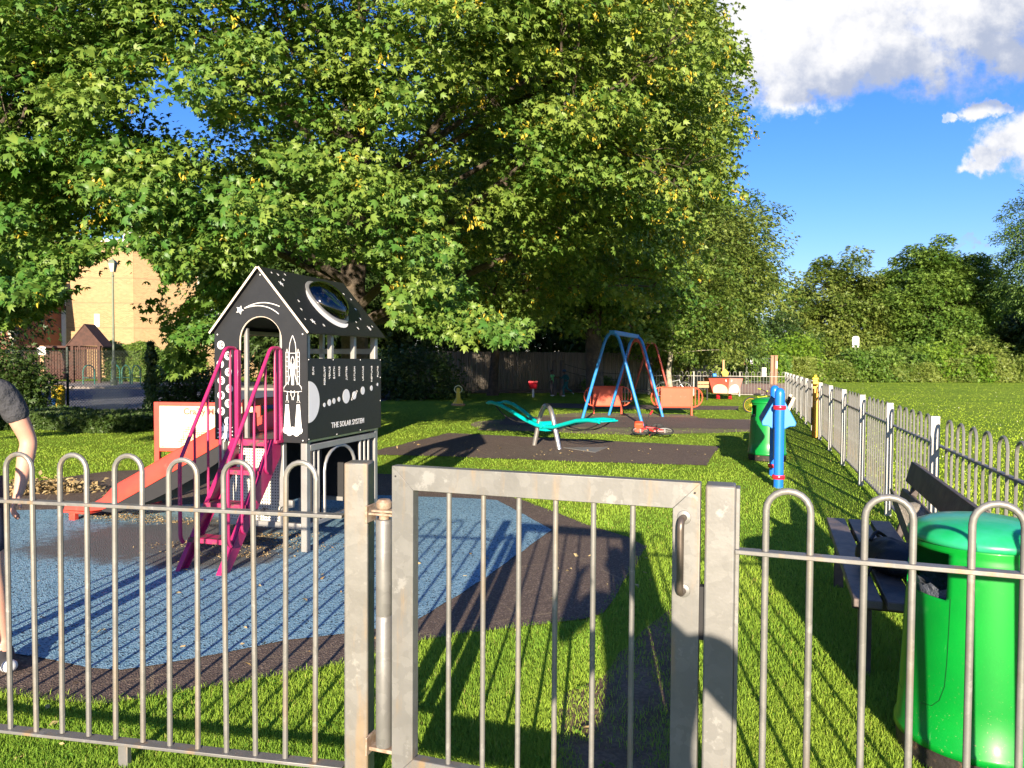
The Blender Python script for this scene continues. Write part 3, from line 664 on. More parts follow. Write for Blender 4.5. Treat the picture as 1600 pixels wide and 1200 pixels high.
mb = MB(); mb.b2(-.10, .0, .012, .058, 1.012, 1.020); mb.b2(-.085, .0, .01, .06, 1.024, 1.032); mb.b2(-.104, -.096, .0, .066, .985, 1.045)
mb.b2(-.095, .0, .012, .058, .186, .199); mb.b2(-.104, -.096, .0, .066, .17, .235); mb.each('hinge_bracket', M['rust'], GT, bevel=.002)
# right run
angR = math.atan2(-.334, .943)
FRr = thing('bow_top_railing', 'galvanised bow topped railing right of the gate, in front of the near green bin', 'railing', (.653, 2.2, 0), angR)
KIDS[FRr.name] = []
for k in range(5):
    x0 = .081 + .13 * 2 * k
    hoop_mb(x0 + .008, x0 + .13 - .002, 1.18, .10, .0098, 10, 10).build('hoop', M['galvbar'], FRr)
mb = MB(); mb.b2(0.005, 1.42, -.02, .02, .990, 1.003); mb.build('top_rail', M['galv'], FRr, bevel=.002)
mb = MB(); mb.b2(0.005, 1.42, -.024, .024, .09, .102); mb.b2(.70, .74, -.01, .01, -.1, .09); mb.each('bottom_rail', M['galv'], FRr, bevel=.002)
# ------------------------------------------------------------------ long boundary railing on the right
bx = Vector((.315, 1, 0)); bl = bx.length; ang_b = math.atan2(1, .315)
def BP(D): return Vector((1.47 + .315 * D, D, 0))
BR = thing('boundary_railing', 'long bow topped railing with flat pale posts running down the right side', 'railing', BP(2.0), ang_b)
KIDS[BR.name] = []
pitch = .15; HB = 1.125; Lb = (31.2 - 2.0) * bl
hoopm = hoop_mb(0, pitch, HB, .09, .0098, 8, 6); hm0 = None; hm_rest = MB(); nh = 0
s = 1.35; cnt = 0; posts = []
pp = (5.72 - 2.0) * bl - 1.95
while pp < Lb: posts.append(pp); pp += 1.95
gate_s = (15.6 - 2.0) * bl
gs = min(posts, key=lambda q: abs(q - gate_s))
for p0 in posts:
    n_in = 6; w = (1.95 - .10) / (n_in * 2)
    for k in range(n_in):
        x0 = p0 + .05 + w * .5 + 2 * w * k
        if x0 > Lb - .2: break
        if cnt < 96:
            if hm0 is None:
                hm0 = hoop_mb(0, w, HB, .09, .0098, 8, 6).build('hoop', M['galvbar'], BR); hm0.location.x = x0
            else:
                c = hm0.copy(); COL.objects.link(c); c.parent = BR; c.location.x = x0
        else: hm_rest.tube([(p[0] + x0, p[1], p[2]) for p in hoop_pts(0, w, HB, .09, 6)], .0098, 5)
        cnt += 1
if hm_rest.v: tag(hm_rest.build('far_hoops', M['galvbar'], BR), kind='stuff')
po = None
for p0 in posts[1:]:
    if po is None:
        mb = MB(); mb.b2(-.014, .014, -.032, .032, -.1, 1.145); mb.prism([(.012 * math.cos(a), .012 * math.sin(a)) for a in [i * math.pi / 6 for i in range(12)]], (-.014, 0, .98), (0, 1, 0), (0, 0, 1), (-.005, 0, 0))
        po = mb.build('post', M['pale'], BR, bevel=.003); po.location = (p0, .052, 0)
    else:
        c = po.copy(); COL.objects.link(c); c.parent = BR; c.location = (p0, .052, 0)
mb = MB(); mb.b2(0, Lb, -.018, .018, .905, .918); mb.build('top_rail', M['galv'], BR)
mb = MB(); mb.b2(0, Lb, -.018, .018, .075, .088); mb.build('bottom_rail', M['galv'], BR)
# yellow gate posts in the railing
yg = thing('gate_post', 'amber yellow painted steel post with a brighter cap set in the long railing', 'gate post', BP(15.6) + Vector((-.02, 0, 0)), ang_b)
mb = MB(); mb.b2(-.05, .05, .04, .14, 0, 1.20); mb.b2(-.20, -.10, .04, .12, 0, .92); mb.each('post', M['amber'], yg, bevel=.008)
mb = MB(); mb.b2(-.24, .30, .035, .15, 1.10, 1.15); mb.b2(-.06, .06, .03, .15, 1.20, 1.23); mb.ell((0, .09, 1.25), (.035, .035, .04)); mb.build('cap', M['yellow'], yg, bevel=.006)
mb = MB(); mb.b2(-.11, -.03, .15, .165, .25, .62); mb.b2(.28, .33, .03, .045, .6, .85); mb.build('closer', M['dark'], yg)
# ------------------------------------------------------------------ far railing
fb = P(1231, 600, 33.4); fbe = P(905, 600, 35.2); fang = math.atan2(fbe.y - fb.y, fbe.x - fb.x); fL = math.hypot(fbe.y - fb.y, fbe.x - fb.x)
FR2 = thing('far_railing', 'low bow topped railing across the far end of the playground', 'railing', (fb.x, fb.y, 0), fang)
KIDS[FR2.name] = []; h0 = None; x = .12
while x < fL - .2:
    if h0 is None: h0 = hoop_mb(0, .13, 1.10, .08, .011, 6, 5).build('hoop', M['galvbar'], FR2); h0.location.x = x
    else:
        c = h0.copy(); COL.objects.link(c); c.parent = FR2; c.location.x = x
    x += .26
mb = MB(); mb.b2(0, fL, -.018, .018, .885, .91); mb.b2(0, fL, -.018, .018, .07, .09); mb.each('rail', M['galvbar'], FR2)
mb = MB()
for k in range(8): mb.b2(k * 2.0 + .02, k * 2.0 + .08, -.03, .0, -.05, 1.1)
mb.each('post', M['galvbar'], FR2)
# ------------------------------------------------------------------ litter bins
def make_bin(mg, lg, z0=.0, liner=True):
    t = thing('litter_bin', 'x', 'litter bin')
    def rad(z): return .292 - .045 * (z / .9) if z < .86 else .247
    H1 = .90; NA = 72; zs = [.10, .13, .135, .3, .5, .66, .70] + [.715 + .0215 * i for i in range(1, 8)] + [.88, .90]
    def inop(a, z):       # openings: two, opposite each other, rounded corners
        for ac in (0, math.pi):
            da = (a - ac + math.pi) % (2 * math.pi) - math.pi; x = abs(da) * .25; hw = .135
            if .69 < z < .872 and x < hw:
                cx, cz = hw - .04, .872 - .04
                if x > cx and z > cz and math.hypot(x - cx, z - cz) > .043: continue
                return True
        return False
    zs = [.10, .13, .14, .3, .5, .62] + [.67 + .01 * i for i in range(24)]
    vs = []; fs = []
    for z in zs:
        for k in range(NA):
            a = 2 * math.pi * k / NA; r = rad(z) + (.008 if z < .135 else 0); vs.append((r * math.cos(a), r * math.sin(a), z))
    for i in range(len(zs) - 1):
        for k in range(NA):
            zc = (zs[i] + zs[i + 1]) / 2; ac = 2 * math.pi * (k + .5) / NA
            if zs[i] > .65 and inop(ac, zc): continue
            fs.append([i * NA + k, i * NA + (k + 1) % NA, (i + 1) * NA + (k + 1) % NA, (i + 1) * NA + k])
    mb = MB(); mb.add(vs, fs); b = mb.build('body', mg, t); md = b.modifiers.new('wall', 'SOLIDIFY'); md.thickness = .008; md.offset = -1
    mb = MB(); mb.lathe([(.0, .895), (.243, .895), (.258, .90), (.262, .912), (.258, .928), (.235, .950), (.18, .974), (.10, .990), (.0, .996)], 56); mb.build('lid', lg, t, ang=60)
    mb = MB(); mb.lathe([(0, 0), (.27, 0), (.285, .02), (.280, .04), (.287, .06), (.281, .08), (.286, .10), (.0, .101)], 48); mb.build('base', M['binbase'], t)
    mb = MB(); n = 40; prof = []
    vs = []; fs = []
    for i, (r, z) in enumerate([(.228, .60), (.232, .70), (.22, .72), (.18, .69), (.10, .64), (.02, .62)]):
        for k in range(n):
            a = 2 * math.pi * k / n; q = 1 + .03 * math.sin(k * 5.3 + i) + .02 * math.sin(k * 2.1); vs.append((r * q * math.cos(a), r * q * math.sin(a), z + .012 * math.sin(k * 3.7 + i * 2)))
    for i in range(5):
        for k in range(n): fs.append([i * n + k, i * n + (k + 1) % n, (i + 1) * n + (k + 1) % n, (i + 1) * n + k])
    mb.add(vs, fs); mb.build('liner', M['binliner'], t)
    # door seam: fine dark line on one face
    mb = MB(); pts = []
    for (da, z) in [(.58, .70), (.58, .6), (.575, .45), (.56, .36), (.50, .30), (.40, .268), (.25, .26), (-.25, .26), (-.40, .268), (-.50, .30), (-.56, .36), (-.575, .45), (-.58, .6), (-.58, .70)]:
        r = rad(z) + .0005; pts.append((r * math.cos(da), r * math.sin(da), z))
    mb.tube(pts, .0012, 5); mb.build('door_seam', M['seam'], t)
    return t
b1 = make_bin(M['bingreen'], M['lidgreen']); b1.scale = (1, 1, .962); at2(b1, (1.84, 2.93, 0), R(183), 'large bright green domed litter bin close behind the right hand railing')
b2 = make_bin(M['bingreen2'], M['bingreen2']); q = G(1207, 722); at2(b2, (q.x, q.y + .25, 0), R(176), 'smaller looking green litter bin behind the blue play post')
# ------------------------------------------------------------------ near bench with bag and straw hat
bd = Vector((.327, .945, 0)).normalized(); bang = math.atan2(bd.y, bd.x)
BN = thing('park_bench', 'dark weathered timber bench facing left beside the near green bin', 'bench', (1.66, 3.52, 0), bang)
# local x along bench (away), local -y = towards the back (right in the photo)
KIDS[BN.name] = []
for i, y in enumerate((-.02, -.165, -.31)):
    mb = MB(); mb.b2(0, 1.98, y - .062, y + .062, .395, .435); mb.build('seat_slat', M['seatwood'], BN, bevel=.005)
tilt = Matrix.Rotation(R(-17), 3, 'X').inverted()
for (z, y) in ((.60, -.445), (.79, -.50)):
    mb = MB(); mb.box((1.0, y, z), (1.98, .038, .145), Matrix.Rotation(R(14), 3, 'X')); mb.build('back_slat', M['wood'], BN, bevel=.004)
for x in (.22, 1.76):
    mb = MB(); mb.b2(x - .03, x + .03, -.37, .03, .33, .395); mb.b2(x - .03, x + .03, -.06, .0, -.02, .33); mb.bar((x, -.33, -.02), (x, -.37, .40), .06, .06); mb.bar((x, -.39, .36), (x, -.535, .86), .05, .045); mb.build('leg', M['wood'], BN, bevel=.005)
def LB(x, y, z=0): return Matrix.Translation((1.66, 3.52, 0)) @ Matrix.Rotation(bang, 4, 'Z') @ Vector((x, y, z))
bagp = LB(.55, -.20, .436)
BG = thing('backpack', 'soft black backpack lying on the near bench seat', 'bag', bagp, bang + .3)
mb = MB(); mb.ell((0, 0, .10), (.25, .17, .105), 24, 14); mb.ell((.13, .03, .09), (.15, .15, .09), 20, 10); mb.ell((-.14, -.02, .085), (.14, .14, .085), 20, 10); 
o = mb.build('bag_body', M['bag'], BG); tx = bpy.data.textures.new('folds', 'CLOUDS'); tx.noise_scale = .09
md = o.modifiers.new('sub', 'SUBSURF'); md.levels = md.render_levels = 1; md = o.modifiers.new('folds', 'DISPLACE'); md.texture = tx; md.strength = .03
mb = MB(); mb.bar((-.12, .10, .15), (.0, .20, .05), .03, .006); 
for seg in ([(-.1, .15, .12), (-.08, .20, .0), (-.08, .215, -.05), (-.08, .215, -.28)], [(.1, .1, .18), (.2, .02, .22), (.26, -.08, .16), (.22, -.15, .05)]):
    P0 = rounded(seg, .05)
    mb.tube(P0, .011, 6)
mb.each('strap', M['bag'], BG)
BG.scale = (.85, .85, .85)
hp = LB(.10, -.17, .437)
HT = thing('straw_hat', 'grey woven straw hat propped against the bench back behind the bin lid', 'hat', LB(.98, -.30, .436), bang)
mb = MB(); prof = [(.20, .0), (.203, .006), (.15, .03), (.105, .035), (.095, .10), (.07, .13), (0, .14)]
mb.lathe(prof, 40, (0, 0, .19), Matrix.Rotation(R(-72), 3, 'X').inverted() @ Matrix.Rotation(R(0), 3, 'Z')); mb.build('hat_body', M['straw'], HT)
# ------------------------------------------------------------------ playhouse
PH = thing('playhouse', 'black space themed climbing playhouse with gabled roof, magenta steps and red slide', 'playhouse', (-2.417, 6.19, 0), R(-16.26))
HW, HD = .83, 1.25
EAVE, RIDGE = 1.79, 2.275
posts_ = [(.03, .03), (HW - .03, .03), (.03, HD - .03), (HW - .03, HD - .03)]
for (x, y) in posts_:
    mb = MB(); mb.b2(x - .028, x + .028, y - .028, y + .028, 0, EAVE); mb.build('corner_post', M['alu'], PH, bevel=.006)
# intermediate uprights and window posts
mb = MB()
for y in (.42, .82): mb.b2(HW - .05, HW - .01, y - .02, y + .02, 1.52, 1.76)
mb.b2(HW - .055, HW - .0, .058, HD - .058, 1.755, 1.79); mb.b2(.0, .05, .058, HD - .058, 1.755, 1.79)
for x in (.25, .58): mb.b2(x - .02, x + .02, HD - .05, HD - .01, .9, 1.79)
mb.b2(.058, HW - .058, HD - .05, HD - .01, 1.60, 1.65)
mb.b2(.235, .265, .03, .06, .9, 1.80); mb.b2(.565, .595, .03, .06, .9, 1.80)
mb.build('window_frame', M['alu'], PH, bevel=.003)
# front board with arched opening (faces local -y)
cx, hw_, az = .422, .195, 1.695
def front_poly():
    outer = [(-.012, .885), (-.012, EAVE), (cx, RIDGE - .005), (HW + .012, EAVE), (HW + .012, .885)]
    inner = [(cx + hw_, .885)] + [(cx + hw_ * math.cos(math.pi * i / 16), az + hw_ * math.sin(math.pi * i / 16)) for i in range(17)] + [(cx - hw_, .885)]
    return outer + inner
def board_from_poly(name, poly, o, ux, uy, t, m, parent, bevel=.003):
    bm = bmesh.new(); o, ux, uy, t = map(Vector, (o, ux, uy, t)); vs = [bm.verts.new(o + ux * p[0] + uy * p[1]) for p in poly]
    f = bm.faces.new(vs); r = bmesh.ops.extrude_face_region(bm, geom=[f]); bmesh.ops.translate(bm, verts=[v for v in r['geom'] if isinstance(v, bmesh.types.BMVert)], vec=t)
    bmesh.ops.recalc_face_normals(bm, faces=bm.faces); bmesh.ops.triangulate(bm, faces=[f for f in bm.faces if len(f.verts) > 4])
    me = bpy.data.meshes.new(name); bm.to_mesh(me); bm.free(); me.materials.append(m); ob = bpy.data.objects.new(name, me); link(ob, parent); KIDS.setdefault(parent.name, []).append(ob); return ob
FRONT = board_from_poly('front_panel', front_poly(), (0, -.003, 0), (1, 0, 0), (0, 0, 1), (0, -.014, 0), M['board'], PH)
# pale edge around the arch
mb = MB(); mb.tube([(cx + hw_ + .0, -.010, .89)] + [(cx + hw_ * math.cos(math.pi * i / 24), -.010, az + hw_ * math.sin(math.pi * i / 24)) for i in range(25)] + [(cx - hw_, -.010, .89)], .0075, 6); mb.build('arch_edge', M['boardedge'], PH)
def pgable(z0):
    return [(0, z0), (0, EAVE), (cx, RIDGE - .01), (HW, EAVE), (HW, z0)]
board_from_poly('back_panel', [(0, 1.79), (cx, RIDGE - .01), (HW, 1.79)], (0, HD, 0), (1, 0, 0), (0, 0, 1), (0, .012, 0), M['board'], PH)
SIDE = board_from_poly('side_panel', [(0, .905), (1.29, .905), (1.29, 1.555), (0, 1.555)], (HW + .004, -.015, 0), (0, 1, 0), (0, 0, 1), (.014, 0, 0), M['board'], PH)
# left side: board with a porthole above the slide opening
ph = [(.0 + 0, 1.30), (HD, 1.30), (HD, 1.79), (0, 1.79)]
mb = MB(); mb.b2(-.012, .0, .06, .20, .9, 1.55); mb.b2(-.012, .0, 1.0, HD - .06, .9, 1.55); mb.each('slide_side_panel', M['board'], PH)
mb = MB(); mb.b2(.0, .04, .20, .235, .9, 1.76); mb.b2(.0, .04, 1.0, 1.035, .9, 1.76); mb.each('slide_upright', M['alu'], PH)
# roof
ov = .085; sl = math.atan2(RIDGE - EAVE, HW / 2)
dx, dz = math.cos(sl), math.sin(sl)
def roof_side(sgn, name):
    ridge = Vector((cx, 0, RIDGE)); down = Vector((sgn * dx, 0, -dz)); L = (HW / 2) / dx + ov * .62; nrm = Vector((sgn * dz, 0, dx))
    o = ridge + Vector((0, -.055, 0)) - nrm * .0
    poly = [(0, 0), (L, 0), (L, HD + .11), (0, HD + .11)]
    ob = board_from_poly(name, poly, o, down, (0, 1, 0), nrm * .014, M['board'], PH)
    return o, down, nrm, L
ro, rd_, rn, rL = roof_side(1, 'roof_slope'); lo_, ld_, ln, lL = roof_side(-1, 'roof_slope')
mb = MB()
for (o_, d_, n_) in ((ro, rd_, rn), (lo_, ld_, ln)):
    a = o_ + n_ * .007 + Vector((0, -.001, 0)); b = a + d_ * rL
    mb.bar(a, b, .004, .016, n_)
mb.each('roof_edge', M['boardedge'], PH)
# coordinates on the right roof slope: u along depth (0..HD+.11), v down the slope (0..rL)
def RS(u, v, h=.0155): return ro + Vector((0, u, 0)) + rd_ * v + rn * h
def on_roof(mb, poly, th=.0012, h=.0142):
    mb.prism(poly, RS(0, 0, h), (0, 1, 0), tuple(rd_), rn * th)
def star(cx_, cy_, r, k=5, inn=.42, rot=.3):
    return [(cx_ + (r if i % 2 == 0 else r * inn) * math.cos(rot + math.pi * i / k), cy_ + (r if i % 2 == 0 else r * inn) * math.sin(rot + math.pi * i / k)) for i in range(2 * k)]
mb = MB(); 
for (u, v, r) in [(.13, .05, .010), (.21, .06, .014), (.24, .11, .014), (.15, .165, .030), (.33, .04, .012), (.22, .345, .014), (.16, .44, .014), (.20, .565, .032), (.33, .60, .016), (.10, .55, .008), (1.02, .10, .016), (1.18, .16, .012), (1.08, .27, .032), (1.18, .35, .016), (1.25, .22, .012), (1.12, .47, .016), (.92, .60, .016), (1.16, .585, .030), (1.25, .56, .012), (.98, .52, .012)]:
    on_roof(mb, star(u, v, r, rot=random.random()))
mb.each('roof_star', M['white'], PH)
def ellp(c, r, n=40, rot=0, a0=0, a1=2 * math.pi):
    o = []
    for i in range(n):
        a = a0 + (a1 - a0) * i / (n if abs(a1 - a0 - 2 * math.pi) < 1e-6 else n - 1); x, y = r[0] * math.cos(a), r[1] * math.sin(a); o.append((c[0] + x * math.cos(rot) - y * math.sin(rot), c[1] + x * math.sin(rot) + y * math.cos(rot)))
    return o
DC = (.70, .315); DR = .215
# pale crescent to the lower left of the dome and a dark round shape to its right
mb = MB(); on_roof(mb, ellp((DC[0] - .06, DC[1] + .06), (.235, .235)), .0012, .0142); mb.build('moon_crescent', M['white'], PH)
mb = MB(); on_roof(mb, ellp((DC[0] + .045, DC[1] - .02), (.262, .262)), .0012, .0158); mb.build('moon_shadow', M['board'], PH)
m, t, b, oc = newmat('clear acrylic bubble'); gl = t.node('ShaderNodeBsdfGlossy'); gl.inputs['Roughness'].default_value = .05; tp_ = t.node('ShaderNodeBsdfTransparent'); tp_.inputs[0].default_value = (.88, .93, .92, 1)
fr_ = t.node('ShaderNodeFresnel'); fr_.inputs['IOR'].default_value = 1.9; mx_ = t.node('ShaderNodeMixShader'); t.put(mx_.inputs[0], fr_.outputs[0]); t.l.new(tp_.outputs[0], mx_.inputs[1]); t.l.new(gl.outputs[0], mx_.inputs[2]); t.l.new(mx_.outputs[0], m.node_tree.nodes['Material Output'].inputs[0])
M['bubble'] = m
m, t, b, oc = newmat('sky tinted mirror'); b.inputs['Base Color'].default_value = (.10, .17, .32, 1); b.inputs['Roughness'].default_value = .06; b.inputs['Metallic'].default_value = 1; M['bubblein'] = m  # mirror disc added inside the bubble; sky blue is put into its tint
rot = Matrix((Vector((0, 1, 0)), Vector(rd_), Vector(rn))).transposed()   # columns: u, v, n -> world
dome = [(DR * math.cos(a), DR * .62 * math.sin(a)) for a in [i * math.pi / 2 / 14 for i in range(15)]]
mb = MB(); mb.lathe(dome, 48, RS(DC[0], DC[1], .022), rot); mb.build('dome_window', M['bubble'], PH)
mb = MB(); mb.lathe([(0, .0), (.205, .0), (.203, .006), (.15, .022), (.08, .032), (0, .036)], 48, RS(DC[0], DC[1], .019), rot); mb.build('dome_sky_mirror', M['bubblein'], PH)
mb = MB(); mb.lathe([(DR - .012, 0), (DR + .028, 0), (DR + .028, .006), (DR + .004, .012), (DR - .008, .012), (DR - .012, 0)], 56, RS(DC[0], DC[1], .017), rot); mb.build('dome_rim', M['alu'], PH)
# ---- prints on the front panel (plane y = -.017 - )
YF = -.0178
def fprint(mb, poly, th=.0012, y=YF): mb.prism(poly, (0, y, 0), (1, 0, 0), (0, 0, 1), (0, -th, 0))
def fline(mb, pts, r=.0028, y=YF - .0003): mb.tube([(p[0], y, p[1]) for p in pts], r, 4)
def lettering(name, s, size, mt, parent, mw, align='CENTER', bold=.0, extr=.0006, sx=1):
    cu_ = bpy.data.curves.new(name, 'FONT'); cu_.body = s; cu_.size = size; cu_.extrude = extr; cu_.align_x = align; cu_.align_y = 'CENTER'; cu_.offset = bold; cu_.resolution_u = 3
    tmp = bpy.data.objects.new('tmp', cu_); COL.objects.link(tmp); dg = bpy.context.evaluated_depsgraph_get(); dg.update()
    me = bpy.data.meshes.new_from_object(tmp.evaluated_get(dg)); bpy.data.objects.remove(tmp); bpy.data.curves.remove(cu_)
    me.transform(mw @ Matrix.Diagonal((sx, 1, 1, 1))); me.materials.clear(); me.materials.append(mt)
    ob = bpy.data.objects.new(name, me); link(ob, parent); return ob
def FM(x, z, y=YF - .0016): return Matrix.Translation((x, y, z)) @ Matrix.Rotation(R(90), 4, 'X')
nums = [('10', .050, 1.660), ('9', .118, 1.572), ('8', .044, 1.505), ('7', .123, 1.440), ('6', .053, 1.370), ('5', .130, 1.305), ('4', .050, 1.250), ('3', .120, 1.185), ('2', .050, 1.120), ('1', .115, 1.040)]
for s_n, x, z in nums:
    mb = MB(); fprint(mb, ellp((x, z), (.034, .034), 28)); d = mb.build('number_disc', M['white'], FRONT); lettering('numeral', s_n, .056, M['ink'], FRONT, FM(x, z), bold=.0022)
mb = MB(); fprint(mb, star(.090, .950, .085, 14, .55, .1)); mb.build('burst', M['white'], FRONT)
lettering('lettering', 'BLAST OFF', .026, M['ink'], FRONT, FM(.090, .950), bold=.0006)
mb = MB(); fprint(mb, star(.232, 1.942, .038, 5, .45, 1.2)); mb.build('star', M['white'], FRONT)
mb = MB()
fline(mb, [(p.x, p.y) for p in [Vector(v) for v in bez((.275, 1.955, 0), (.43, 2.035, 0), (.600, 1.965, 0), 14)]], .0036)
fline(mb, [(p.x, p.y) for p in [Vector(v) for v in bez((.275, 1.955, 0), (.46, 2.010, 0), (.592, 1.905, 0), 14)]], .0036)
mb.build('star_trail', M['white'], FRONT)
# space shuttle outline, drawn from a few strokes; X centre .705
mb = MB(); sx_ = .715
def sh(pts, both=True, closed=False):
    fline(mb, [(sx_ + x, z) for x, z in pts], .0026)
    if both: fline(mb, [(sx_ - x, z) for x, z in pts], .0026)
sh([(0, 1.735), (.012, 1.71), (.024, 1.675), (.030, 1.63), (.030, 1.595)]); sh([(-.030, 1.595), (.030, 1.595)], False); sh([(.030, 1.595), (.030, 1.47)])
sh([(.040, 1.345), (.040, 1.60), (.050, 1.628), (.060, 1.60), (.060, 1.35)])
for z in (1.60, 1.565, 1.53, 1.49, 1.45, 1.41): sh([(.040, z), (.060, z)])
sh([(0, 1.572), (.012, 1.55), (.018, 1.50), (.020, 1.43), (.034, 1.375), (.078, 1.325), (.082, 1.295), (.0, 1.285)])
sh([(0, 1.5), (0, 1.345)], False); sh([(.009, 1.52), (.009, 1.345)]); 
for z in (1.505, 1.45, 1.40, 1.345): sh([(-.009, z), (.009, z)], False)
sh([(.050, 1.292), (.046, 1.262), (.046, 1.225), (.036, 1.205), (.066, 1.205), (.054, 1.225), (.054, 1.262)]); sh([(0, 1.285), (.016, 1.30), (.016, 1.262), (.006, 1.245), (.006, 1.225)])
mb.build('shuttle_outline', M['white'], FRONT)
mb = MB()
for s in (-1, 1):
    c0 = sx_ + s * .050
    fprint(mb, [(c0 - .014, 1.19), (c0 + .014, 1.19), (c0 + .030, 1.0), (c0 - .030, 1.0)])
for (x, z, r) in ((-.062, .985, .026), (-.03, .972, .030), (.0, .982, .028), (.032, .970, .030), (.062, .985, .026)): fprint(mb, ellp((sx_ + x, z), (r, r * 1.1), 16), .0012 + .0002 * abs(x) * 30)
mb.build('exhaust_plume', M['white'], FRONT)
mb = MB()
for (x, z) in ((.018, 1.745), (.805, 1.745), (.018, .905), (.805, .905), (.60, .905), (cx, 2.22)): mb.ell((x, YF, z), (.006, .004, .006), 8, 6)
mb.each('bolt', M['white'], FRONT)
# ---- prints on the side panel (plane x = HW + .018)
XS = HW + .0188
def sprint(mb, poly, th=.0012): mb.prism(poly, (XS, 0, 0), (0, 1, 0), (0, 0, 1), (th, 0, 0))
def SM(y, z, rz=0): return Matrix.Translation((XS + .0016, y, z)) @ Matrix.Rotation(R(90), 4, 'Z') @ Matrix.Rotation(R(90), 4, 'X') @ Matrix.Rotation(R(rz), 4, 'Z')
mb = MB(); sprint(mb, ellp((-.005, 1.21), (.165, .165), 32, 0, -math.pi / 2, math.pi / 2)); mb.build('printed_sun', M['white'], SIDE)
pl = [('MERCURY', .235, 1.175, .018), ('VENUS', .315, 1.190, .028), ('EARTH', .39, 1.200, .024), ('MARS', .475, 1.210, .021), ('JUPITER', .60, 1.230, .062), ('SATURN', .745, 1.232, .036), ('URANUS', .905, 1.268, .037), ('NEPTUNE', 1.075, 1.285, .025), ('PLUTO', 1.20, 1.315, .015)]
mb = MB()
for n_, y, z, r in pl: sprint(mb, ellp((y, z), (r, r), 24))
pts = ellp((.745, 1.232), (.066, .014), 24, R(38)); mb.tube([(XS + .001, p[0], p[1]) for p in pts], .0016, 4, closed=True)
mb.each('printed_planet', M['white'], SIDE)
for n_, y, z, r in [('SUN', .06, 0, 0)] + pl:
    lettering('lettering', n_, .034, M['white'], SIDE, SM(y + .006, 1.49, 90), 'RIGHT', .0004)
lettering('lettering', 'THE SOLAR SYSTEM', .066, M['white'], SIDE, SM(.64, .995), 'CENTER', .0007)
mb = MB()
for (y, z) in ((.0, 1.545), (.38, 1.545), (.86, 1.545), (1.26, 1.545), (1.26, 1.38), (1.26, 1.16), (.44, .915), (.86, .915), (.0, .915), (.0, 1.1)): mb.ell((XS, y, z), (.003, .005, .005), 8, 6)
mb.each('bolt', M['white'], SIDE)
# ---- deck and lower part
mb = MB(); mb.b2(.0, HW, .0, HD, .885, .905); mb.build('deck', M['steel'], PH)
mb = MB(); mb.b2(HW - .04, HW - .0, .058, HD - .058, .815, .865); mb.b2(HW - .04, HW, .058, HD - .058, .20, .235); mb.b2(.058, HW - .058, .005, .045, .19, .235); mb.b2(.058, HW - .058, HD - .045, HD - .005, .19, .23); mb.each('lower_rail', M['alu'], PH, bevel=.004)
mb = MB(); 
for y in (.13, .20): mb.tube([(HW - .02, y, .22), (HW - .02, y, .82)], .014, 8)
mb.tube([(HW - .02, .30, .22)] + [(HW - .02, .56 - .26 * math.cos(math.pi * i / 10) if i in (0, 10) else .56 - (.26 - .0 * i) * math.cos(math.pi * i / 10), .62 + .19 * math.sin(math.pi * i / 10)) for i in range(11)] + [(HW - .02, .82, .22)], .014, 8)
for y in (.92, 1.0, 1.08): mb.tube([(HW - .02, y, .22), (HW - .02, y, .82)], .014, 8)
mb.each('side_tube', M['alu'], PH)
# perforated panel behind the steps
m, t, b, oc = newmat('perforated cream sheet'); sp = t.node('ShaderNodeSeparateXYZ'); t.put(sp.inputs[0], oc)
fx = t.math('SUBTRACT', t.math('FRACT', t.math('MULTIPLY', sp.outputs[0], 1 / .024)), .5); fz = t.math('SUBTRACT', t.math('FRACT', t.math('MULTIPLY', sp.outputs[2], 1 / .024)), .5)
dd = t.math('SQRT', t.math('ADD', t.math('MULTIPLY', fx, fx), t.math('MULTIPLY', fz, fz))); t.put(b.inputs['Base Color'], t.mix(t.math('LESS_THAN', dd, .24), (.58, .55, .47), (.01, .01, .01))); b.inputs['Roughness'].default_value = .5
M['perf'] = m
mb = MB(); mb.b2(.07, .575, .040, .046, .235, .88); mb.build('perforated_panel', M['perf'], PH)
mb = MB(); mb.b2(.58, .62, .0, .045, .19, .885); mb.b2(.58, .70, -.004, .03, .36, .42); mb.build('inner_post', M['alu'], PH, bevel=.004)
mb = MB(); mb.b2(.64, .78, .30, .306, .22, .88); mb.b2(.02, .026, .05, HD - .05, .2, .88); mb.b2(.06, HW - .06, HD - .02, HD - .012, .2, .88); mb.each('dark_panel', M['dark'], PH)
# ---- steps
SX, TOPZ, RUN = .408, .905, .66
def stringer(x):
    mb = MB(); a = Vector((x, -.02, TOPZ)); b = Vector((x, -RUN - .02, -.0)); d = (b - a).normalized(); dep = Vector((0, -d.z, d.y)) * 1
    n = Vector((0, d.z, -d.y)); w = .115
    p = [(-.02 + .0, TOPZ + .01), (-.105, TOPZ + .01), (-RUN - .10, .0), (-RUN - .01, .0), (-.02, TOPZ - .13)]
    mb.prism(p, (x - .004, 0, 0), (0, 1, 0), (0, 0, 1), (.008, 0, 0)); s_ = 1 if x < SX else -1
    mb.prism([(-.105, TOPZ + .01), (-.113, TOPZ + .006), (-RUN - .108, 0), (-RUN - .10, 0)], (x - .004, 0, 0), (0, 1, 0), (0, 0, 1), (.038 * s_, 0, 0))
    mb.prism([(-.02, TOPZ - .125), (-.028, TOPZ - .125), (-RUN - .018, 0), (-RUN - .01, 0)], (x - .004, 0, 0), (0, 1, 0), (0, 0, 1), (.038 * s_, 0, 0))
    return mb.build('stringer', M['pink'], PH, bevel=.0015)
XL, XR = SX - .190, SX + .195
stringer(XL); stringer(XR)
